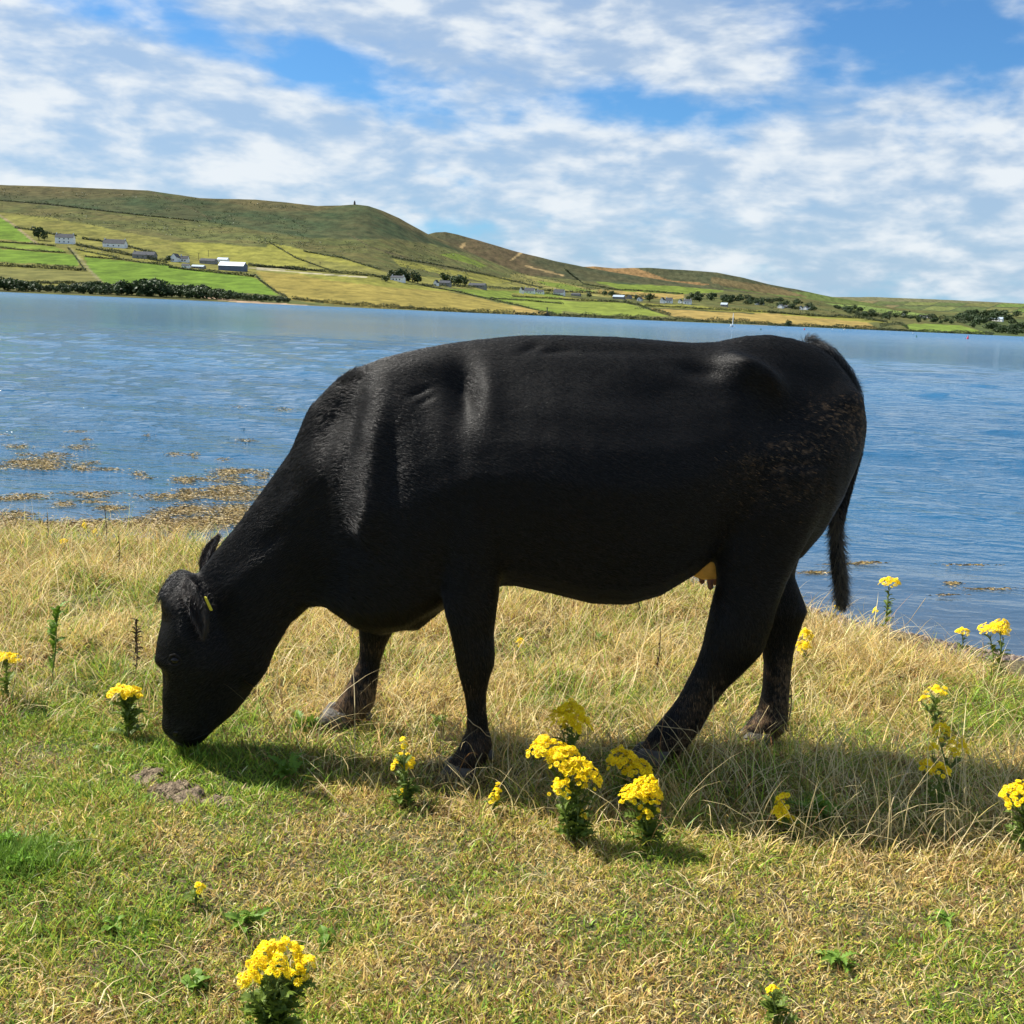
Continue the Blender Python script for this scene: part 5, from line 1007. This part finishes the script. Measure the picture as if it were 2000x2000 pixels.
def ragwort(base, clusters, label, leaves=26, leafsc=1.0, spread=.05, dens=1.0, stemlv=.9):
    B = on_z(*base); B[2] = float(ground_z(B[0], B[1])); o = empty('ragwort_plant', B); o.rotation_euler = (0, 0, 0); g = random.Random(int(base[0]*3+base[1]))
    tops = []
    for (px, py, wpx, hpx, *dy) in clusters:
        dy = dy[0] if dy else g.uniform(-.05, .05); P = on_y(px, py, B[1]+dy)-B; s = (B[1]+dy)/FPX/0.97; rx = wpx*s/2; rz = hpx*s/2; tops.append((P, rx, rz))
        rx *= 1.22; rz *= 1.12; n = int(max(2, dens*1.3*(rx*rx*3.1+rx*rz*2)/(.0112**2))); n = min(n, 110)
        for k in range(n):
            a = g.uniform(0, 6.28); r_ = math.sqrt(g.random()); q = Vector((r_*math.cos(a)*rx, r_*math.sin(a)*rx*.9, rz*(math.sqrt(max(0, 1-r_*r_))*1.6-.75)+g.uniform(-.006, .004)+.35*rz*math.sin(a*3+px)))
            nv_ = Vector((q.x/rx*.8, q.y/rx*.8-.15, .85)); put('flower', g.choice(florets), o, Vector(P)+q, nv_+Vector((g.gauss(0, .4), g.gauss(0, .4), 0)), sc=g.uniform(.75, 1.2))
    sb = MB(); nodes = []
    for P, rx, rz in tops:
        R_ = np.array([g.uniform(-.02, .02), g.uniform(-.02, .02), 0]); mid = np.array([P[0]*.35, P[1]*.4, P[2]*.5])+R_*.5; end = P-np.array([0, 0, rz*.9+.01])
        pts = [R_*.6-np.array([0, 0, .02]), mid, end]; sb.tube(pts, [.004, .0032, .002], 5)
        for k in range(max(3, int(rx/.010))):
            a = g.uniform(0, 6.28); r_ = g.random()**.5; sb.tube([np.array(end)*.82+mid*.18, P+np.array([r_*rx*math.cos(a), r_*rx*math.sin(a), rz*.1*g.uniform(-1, 1)-.004])], [.0014, .0009], 3)
        nodes.append((R_*.6, mid, end))
    sb.build('stem', M['ragstem'], o)
    for k in range(leaves):
        R_, mid, end = nodes[k % len(nodes)]; t_ = g.uniform(.0, stemlv); p_ = R_+(mid-R_)*min(1, t_*2) if t_ < .5 else mid+(end-mid)*(t_*2-1)
        put_leaf(g.choice(rleaf), o, Vector(p_), g.uniform(0, 6.28), g.uniform(.1, 1.0), leafsc*g.uniform(.7, 1.2)*(1.15-.5*t_))
    return tag(o, label, 'flowering plant', 'yellow flowering ragwort plants')
ragwort((528, 2040), [(522, 1862, 50, 36, .02), (562, 1855, 50, 34, .02), (502, 1882, 40, 28, -.03), (543, 1893, 34, 44, -.06), (588, 1882, 28, 28, .0), (488, 1915, 38, 34, -.07), (583, 1905, 30, 44, -.02), (605, 1877, 18, 20)], 'large ragwort with a dome of yellow flowers at the bottom edge of the picture', 110, 1.15)
ragwort((250, 1445), [(240, 1350, 50, 16), (256, 1353, 34, 18)], 'ragwort with one flat yellow head left of the cow\'s muzzle', 40, 1.2)
ragwort((797, 1575), [(787, 1490, 38, 26), (789, 1452, 12, 22), (786, 1548, 12, 10)], 'small leafy ragwort with two stacked heads left of the near front hoof', 50, .9)
ragwort((965, 1592), [(972, 1540, 14, 20), (966, 1560, 16, 20)], 'tiny half open ragwort just right of the near front hoof', 16, .6)
ragwort((1112, 1545), [(1100, 1405, 56, 38, .0), (1128, 1412, 50, 34, -.03), (1115, 1385, 44, 24, .04)], 'ragwort with a single broad head, the back one of the trio between the legs', 42)
ragwort((1118, 1650), [(1070, 1460, 68, 32, .03), (1100, 1480, 60, 34, 0), (1128, 1503, 62, 38, -.02), (1150, 1520, 44, 36, 0), (1093, 1537, 34, 30, -.07), (1135, 1590, 16, 22, 0)], 'biggest ragwort of the trio, many yellow heads at the near hooves', 95)
ragwort((1225, 1590), [(1215, 1478, 50, 26, .02), (1245, 1505, 50, 36, 0), (1200, 1490, 26, 22)], 'shaded dull ragwort touching the near hind hoof', 30, .9)
ragwort((1262, 1665), [(1262, 1538, 52, 36, 0), (1238, 1552, 48, 30, -.02), (1262, 1590, 22, 18, -.04), (1270, 1560, 40, 34, -.01)], 'front ragwort of the trio with bright head and leafy stem, below the near hind hoof', 75)
ragwort((1545, 1640), [(1530, 1562, 26, 22), (1524, 1585, 30, 24), (1538, 1600, 26, 24), (1563, 1619, 20, 20)], 'low ragwort with upright yellow spray at the edge of the shadow', 20, .8)
ragwort((1825, 1600), [(1810, 1498, 28, 26), (1838, 1507, 32, 30)], 'ragwort with two round heads catching the sun on the right', 16, .9, dens=.8)
ragwort((1850, 1545), [(1838, 1430, 28, 34), (1872, 1462, 34, 44), (1822, 1465, 20, 22)], 'orange tinged ragwort standing in the shadow on the right', 24, .9, dens=.7)
ragwort((1825, 1430), [(1830, 1350, 40, 16), (1805, 1365, 24, 14)], 'sparse olive ragwort in the long grass right of the hind legs', 30, 1.0, dens=.35)
ragwort((1992, 1680), [(1985, 1555, 52, 36), (1996, 1535, 24, 22)], 'bright ragwort cut by the right edge of the picture', 40)
ragwort((1945, 1320), [(1935, 1228, 38, 16), (1955, 1222, 30, 18), (1962, 1236, 16, 12)], 'ragwort with pale yellow head at the waterline on the right', 22, 1.0)
ragwort((1881, 1268), [(1881, 1233, 22, 10)], 'small single ragwort head left of the pale one at the waterline', 8, .7)
ragwort((1732, 1245), [(1738, 1136, 34, 14)], 'tall slim ragwort against the water right of the tail', 34, .8)
ragwort((1570, 1300), [(1573, 1240, 24, 20), (1570, 1262, 28, 16)], 'ragwort half hidden behind the far hind leg', 12, .8)
ragwort((8, 1365), [(12, 1284, 46, 12)], 'ragwort with flat head cut by the left edge', 20)
ragwort((388, 1765), [(389, 1732, 20, 13)], 'tiny ragwort flower low in the turf at the left', 12, .6)
ragwort((1512, 1995), [(1510, 1932, 22, 12), (1507, 1942, 12, 10)], 'small young ragwort at the bottom right of the turf', 34, .8)
ragwort((1015, 1290), [(1016, 1254, 14, 14)], 'small ragwort bud in the dry grass right of the near front leg', 5, .6)
ragwort((125, 1085), [(125, 1058, 13, 9)], 'tiny yellow flower near the bank edge at the left', 3, .5)
ragwort((168, 1055), [(165, 1027, 9, 9), (186, 1038, 8, 8)], 'pair of tiny yellow flowers on the bank rim at the left', 4, .5)
ragwort((1712, 1225), [(1711, 1193, 10, 8)], 'tiny yellow flower at the foot of the tall slim ragwort', 3, .5)
ragwort((1635, 1215), [(1633, 1187, 10, 6)], 'tiny yellow flower just right of the tail tip', 3, .5)

def weed(base, n, sc, label, el=(.1, .9), leaf=wleaf, name='weed_clump', cat='weed', group=None):
    B = on_z(*base); B[2] = float(ground_z(B[0], B[1])); o = empty(name, B)
    for k in range(n): put_leaf(random.choice(leaf), o, (random.gauss(0, .022*sc), random.gauss(0, .022*sc), .01*random.random()), random.uniform(0, 6.28), random.uniform(*el), sc*random.uniform(.6, 1.15))
    return tag(o, label, cat, group)
weed((595, 1425), 16, .75, 'dark spiky thistle rosette beside the far front hoof', name='thistle_rosette'); weed((560, 1512), 18, .7, 'green thistle rosette in the head\'s shadow', name='thistle_rosette')
weed((1590, 1612), 60, .75, 'dark leafy weed patch right of the low ragwort', (.2, 1.2)); weed((380, 1925), 14, .55, 'blue green dock rosette left of the big ragwort', (.0, .5), dleaf, 'dock_rosette')
weed((480, 1800), 14, .5, 'pale thistle rosette above the big ragwort', (.0, .5)); weed((225, 1815), 12, .45, 'small green rosette in the turf at the left', (.0, .5), dleaf, 'dock_rosette'); weed((640, 1845), 7, .5, 'small grey green leaves right of the big ragwort', (.1, .6), dleaf, 'dock_rosette')
weed((1640, 1885), 14, .5, 'green rosette in the turf at the bottom right', (.0, .5)); weed((860, 1415), 14, .55, 'thistle leaves behind the near front leg', (.2, .9), name='thistle_rosette'); weed((1180, 1255), 10, .7, 'thistle rosette in the dry grass under the belly', name='thistle_rosette')
weed((1850, 1810), 8, .5, 'flat grey green rosette in the turf near the right edge', (.0, .4)); weed((208, 1470), 5, .5, 'pale round leaves below the flat headed ragwort', (.2, .8), dleaf, 'dock_rosette')
for q_, (a, b_, n) in enumerate([(10, 1660, 60), (45, 1700, 46)]): weed((a, b_), n//2, .45, ['lush bright green weed leaves in the grass tuft at the left edge', 'lush green weed leaves just right of the left edge grass tuft'][q_], (.3, 1.2), lleaf)
g = np.random.default_rng(140); Bt = on_z(18, 1690); X = Bt[0]+g.normal(0, .085, 2600); Y = Bt[1]+g.normal(0, .055, 2600); tf = empty('grass_tuft', (Bt[0], Bt[1], 0))
blades('blade_clump', X, Y, g.uniform(.03, .085, 2600), g.uniform(.002, .004, 2600), g.uniform(.2, 1.2, 2600), .8, np.array([.17, .29, .035])*g.uniform(.45, 1.35, (2600, 1)), 4, 19, parent=tf, loc=(Bt[0], Bt[1], 0)).location = (0, 0, 0)
tag(tf, 'bright green lush grass tuft at the left edge of the turf', 'grass tuft')
def tall_weed(base, top, label, mat, leaf, nl, lsc, name):
    B = on_z(*base); o = empty(name, B); P = on_y(*top, B[1])-B; b = MB(); b.tube([(0, 0, -.02), P*.5+np.array([.008, 0, 0]), P], [.0035, .003, .0015], 5); b.build('stem', mat, o)
    for k in range(nl): t_ = random.uniform(.12, 1) if nl < 26 else random.random()**.5; put_leaf(random.choice(leaf), o, Vector(P*t_), random.uniform(0, 6.28), random.uniform(.2, 1.2), lsc*random.uniform(.6, 1.1))
    return tag(o, label, 'weed')
tall_weed((97, 1345), (112, 1192), 'tall green thistle with leafy top at the left', M['ragstem'], wleaf, 30, .55, 'thistle_plant')
tall_weed((262, 1345), (266, 1210), 'tall dark dried thistle stem left of the cow\'s face', M['darkstem'], [leaf_mesh(77, .03, .008, 3, 'darkstem', .5)], 40, .9, 'dried_thistle')
for (a, b_, c_, d_, lb) in [(92, 1075, 92, 1000, 'thin dark dead stem against the water at the left'), (207, 1070, 205, 995, 'second thin dead stem against the water at the left'), (1250, 1215, 1244, 1160, 'dark red dead stem under the belly'), (1280, 1320, 1290, 1225, 'dark dead stem in the dry grass before the near hind leg'), (1478+60, 1420, 1545, 1330, 'thin dead stem beside the far hind leg'), (230, 1120, 232, 1040, 'thin dead stem left of the neck')]:
    tall_weed((a, b_), (c_, d_), lb, M['darkstem'], [leaf_mesh(78, .014, .003, 2, 'darkstem', .5)], 12, .9, 'dead_weed')
def strand(pts, dy, r, label, name='dead_stalk'):
    P = np.array([on_y(px, py, yy) for (px, py), yy in zip(pts, dy)]); o_ = MB(); o_.tube(P-P[0], r, 4); ob = o_.build(name, M['drystem'], None, True, tuple(P[0])); tag(ob, label, 'stalk')
yn = float(cy(-.13))-.30
strand([(868, 1448), (885, 1425), (909, 1398), (925, 1415), (938, 1422), (950, 1436), (960, 1440), (966, 1458)], [yn+.05, yn+.02, yn, yn-.01, yn-.01, yn, yn+.01, yn+.03], .0014, 'wiry pale dead stem crossing the near front pastern')
yn = float(cy(.5))-.26
strand([(1255, 1432), (1283, 1417), (1310, 1421), (1353, 1426), (1375, 1440)], [yn+.05, yn, yn-.01, yn, yn+.06], .0013, 'thin pinkish dead stem crossing the near hind pastern')
def ground_strand(pts, r, label):
    P = np.array([on_z(px, py, h) for px, py, h in pts]); o_ = MB(); o_.tube(P-P[0], r, 4); tag(o_.build('fallen_stalk', M['drystem'], None, True, tuple(P[0])), label, 'stalk')
ground_strand([(1330, 1520, .10), (1370, 1545, .10), (1395, 1580, .08), (1415, 1625, .05), (1440, 1690, .03)], .0016, 'long pale fallen stem bending out of the shadow right of the trio')
ground_strand([(1300, 1725, .03), (1345, 1745, .04), (1395, 1785, .03)], .0013, 'thin fallen stem in the lit turf below the trio')
ground_strand([(1785, 1480, .2), (1745, 1560, .16), (1722, 1640, .05)], .0022, 'thick pale leaning stalk left of the two headed ragwort')
ground_strand([(1745, 1240, .02), (1775, 1215, .13), (1808, 1168, .28)], .0013, 'pale stalk sticking up against the water right of the tall ragwort')
ground_strand([(600, 1500, .08), (640, 1545, .06), (690, 1590, .02)], .0013, 'thin bent stem below the head\'s shadow')

# dried dung, stones
def lump(px, py, r, h, mat, label, name, cat, seed, rough=.5, n=14):
    B = on_z(px, py); B[2] = float(ground_z(B[0], B[1]))-h*.15; g = np.random.default_rng(seed); V = []; F = []; J = n*2; K = n//2+1
    for i in range(K):
        ph = math.pi/2*i/(K-1)
        for j in range(J):
            a = 2*math.pi*j/J; rr_ = r*math.cos(ph)**.6*(1+rough*.5*math.sin(2*a+seed)+rough*.3*math.sin(5*a+seed*2)); x, y = rr_*math.cos(a), rr_*math.sin(a)
            V.append((x, y, h*math.sin(ph)*(1+rough*1.6*(float(vnoise(x*30+seed, y*30, 1, 5))-.5))+rough*.3*h*g.normal()))
    F = [(i*J+j, i*J+(j+1) % J, (i+1)*J+(j+1) % J, (i+1)*J+j) for i in range(K-1) for j in range(J)]
    o = obj(name, make_mesh(name, V, F, mat), None, tuple(B)); tag(o, label, cat); return o
lump(350, 1556, .075, .020, M['dung'], 'crumbled brown dried dung pat, largest of the three below the muzzle', 'dung_pat', 'dung', 3, .75, 20); lump(288, 1518, .055, .014, M['dung'], 'flat brown dried dung pat nearest the muzzle', 'dung_pat', 'dung', 5, .6, 18); lump(430, 1570, .040, .013, M['dung'], 'small brown dung pat right of the largest one', 'dung_pat', 'dung', 8, .8, 16)
lump(672, 1592, .014, .010, M['drystem'], 'small curled tan leaf on the turf below the head\'s shadow', 'dry_leaf', 'leaf', 2, .8, 8); lump(928, 1786, .010, .008, M['drystem'], 'small tan crumb on the open turf', 'dry_leaf', 'leaf', 4, .5, 8)
def shore_stone(px, py, r, label, seed):
    B = on_z(px, py, -.30); yy = B[1]; B[2] = max(float(ground_z(B[0], yy)), ZW-.03)-r*.2; g = np.random.default_rng(seed); V = []; n = 9
    for i in range(n+1):
        for j in range(2*n):
            a, b_ = math.pi*i/n, math.pi*j/n; d = np.array([math.sin(a)*math.cos(b_), math.sin(a)*math.sin(b_), math.cos(a)]); rr_ = r*(1+.25*math.sin(3*d[0]+seed)+.2*math.sin(4*d[1]+seed*2)); V.append(d*rr_*np.array([1.2, .9, .55]))
    F = [(i*2*n+j, i*2*n+(j+1) % (2*n), (i+1)*2*n+(j+1) % (2*n), (i+1)*2*n+j) for i in range(n) for j in range(2*n)]
    tag(obj('shore_stone', make_mesh('shore_stone', np.array(V), F, M['stone']), None, tuple(B)), label, 'stone')
shore_stone(300, 1030, .20, 'blue grey boulder lying under the bank edge left of the neck', 3)
for q_, (a, b_, r_, lb) in enumerate([(1715, 1205, .035, 'small brown stone on the gravel by the tall ragwort'), (1800, 1222, .05, 'flat stone on the gravel strip left of the small ragwort head'), (1860, 1240, .03, 'pebble on the gravel strip beside the small ragwort head'), (1990, 1262, .05, 'dark stone on the gravel at the right edge')]): shore_stone(a, b_, r_, lb, 11+q_)
g = np.random.default_rng(120); X = g.uniform(1.4, 5, 5200); Y = crest(X)+g.uniform(.25, 2.4, 5200); mb = MB(); Vp = []; Fp = []; Cp = []
O8 = np.array([(1, 0, 0), (0, 1, 0), (-1, 0, 0), (0, -1, 0), (0, 0, .7), (0, 0, -.7)]); FO = np.array([(0, 1, 4), (1, 2, 4), (2, 3, 4), (3, 0, 4), (1, 0, 5), (2, 1, 5), (3, 2, 5), (0, 3, 5)])
sz = g.uniform(.006, .024, len(X)); Zp = ground_z(X, Y); a = g.uniform(0, 6.28, len(X)); R_ = np.stack([np.cos(a), -np.sin(a), np.sin(a), np.cos(a)], 1).reshape(-1, 2, 2)
Vp = O8[None]*sz[:, None, None]*g.uniform(.7, 1.4, (len(X), 1, 3)); Vp[:, :, :2] = np.einsum('nij,nkj->nki', R_, Vp[:, :, :2]); Vp += np.stack([X, Y, Zp], 1)[:, None]
me = make_mesh('shore_pebbles', Vp.reshape(-1, 3), (np.arange(len(X))[:, None, None]*6+FO[None]).reshape(-1, 3), M['weedsea']); add_color(me, np.repeat(np.array([[.10, .07, .055], [.20, .15, .11], [.06, .045, .04], [.30, .26, .22]])[g.choice(4, len(X), p=[.4, .25, .28, .07])], 6, 0)); tag(obj('shore_pebbles', me), 'dark brown gravel and pebbles along the waterline at the right', 'pebbles', kind='stuff')
# seaweed floating and stranded near the shore
g = np.random.default_rng(130); clumps = []
def band(x0, x1, y0, y1, n, rx=26, ry=4): 
    for _ in range(n): clumps.append((g.uniform(x0, x1), g.uniform(y0, y1), rx*g.uniform(.4, 1.6), ry*g.uniform(.4, 1.5)))
band(-40, 140, 898, 930, 7); band(40, 240, 908, 925, 3); band(-60, 520, 962, 998, 17, 34, 4); band(-60, 200, 1000, 1040, 5, 30, 5); band(250, 520, 1000, 1045, 12, 34, 7); band(-60, 260, 1022, 1046, 12, 40, 6); band(180, 520, 918, 955, 8, 20, 3); band(-50, 450, 870, 905, 10, 14, 3); band(0, 560, 795, 865, 9, 14, 2); band(360, 520, 925, 1000, 14, 24, 5)
band(1560, 1720, 1090, 1160, 3, 22, 1.6); band(1780, 2040, 1095, 1170, 4, 26, 1.6)
VS = []; FS = []; CS = []
for cx_, cy_, rx, ry in clumps:
    m_ = int(rx*ry*3.4)
    for k in range(m_):
        px = cx_+g.normal()*rx*.75; py = cy_+g.normal()*ry*.8; P = on_z(px, py, ZW+.01)
        zz = max(float(ground_z(P[0], P[1]))+.012, ZW+.006)+g.uniform(0, .010)
        L_ = g.uniform(.008, .035); a = g.normal(0, .5); wd = g.uniform(.0008, .0022); dx, dy_ = math.cos(a)*L_, math.sin(a)*L_; b = len(VS)
        VS += [(P[0]-dx, P[1]-dy_, zz), (P[0]-dy_*wd/L_, P[1]+dx*wd/L_, zz+g.uniform(0, .012)), (P[0]+dx, P[1]+dy_, zz+g.uniform(-.006, .006)), (P[0]+dy_*wd/L_, P[1]-dx*wd/L_, zz+g.uniform(0, .010))]; FS.append((b, b+1, b+2, b+3))
        c = np.array([(.40, .27, .07), (.27, .17, .04), (.50, .37, .14), (.17, .11, .035)][g.integers(0, 4)])*g.uniform(.7, 1.2); CS += [c]*4
me = make_mesh('seaweed', np.array(VS), np.array(FS), M['weedsea'], False); add_color(me, np.array(CS)); tag(obj('seaweed', me), 'golden brown seaweed floating along the shore', 'seaweed', kind='stuff')
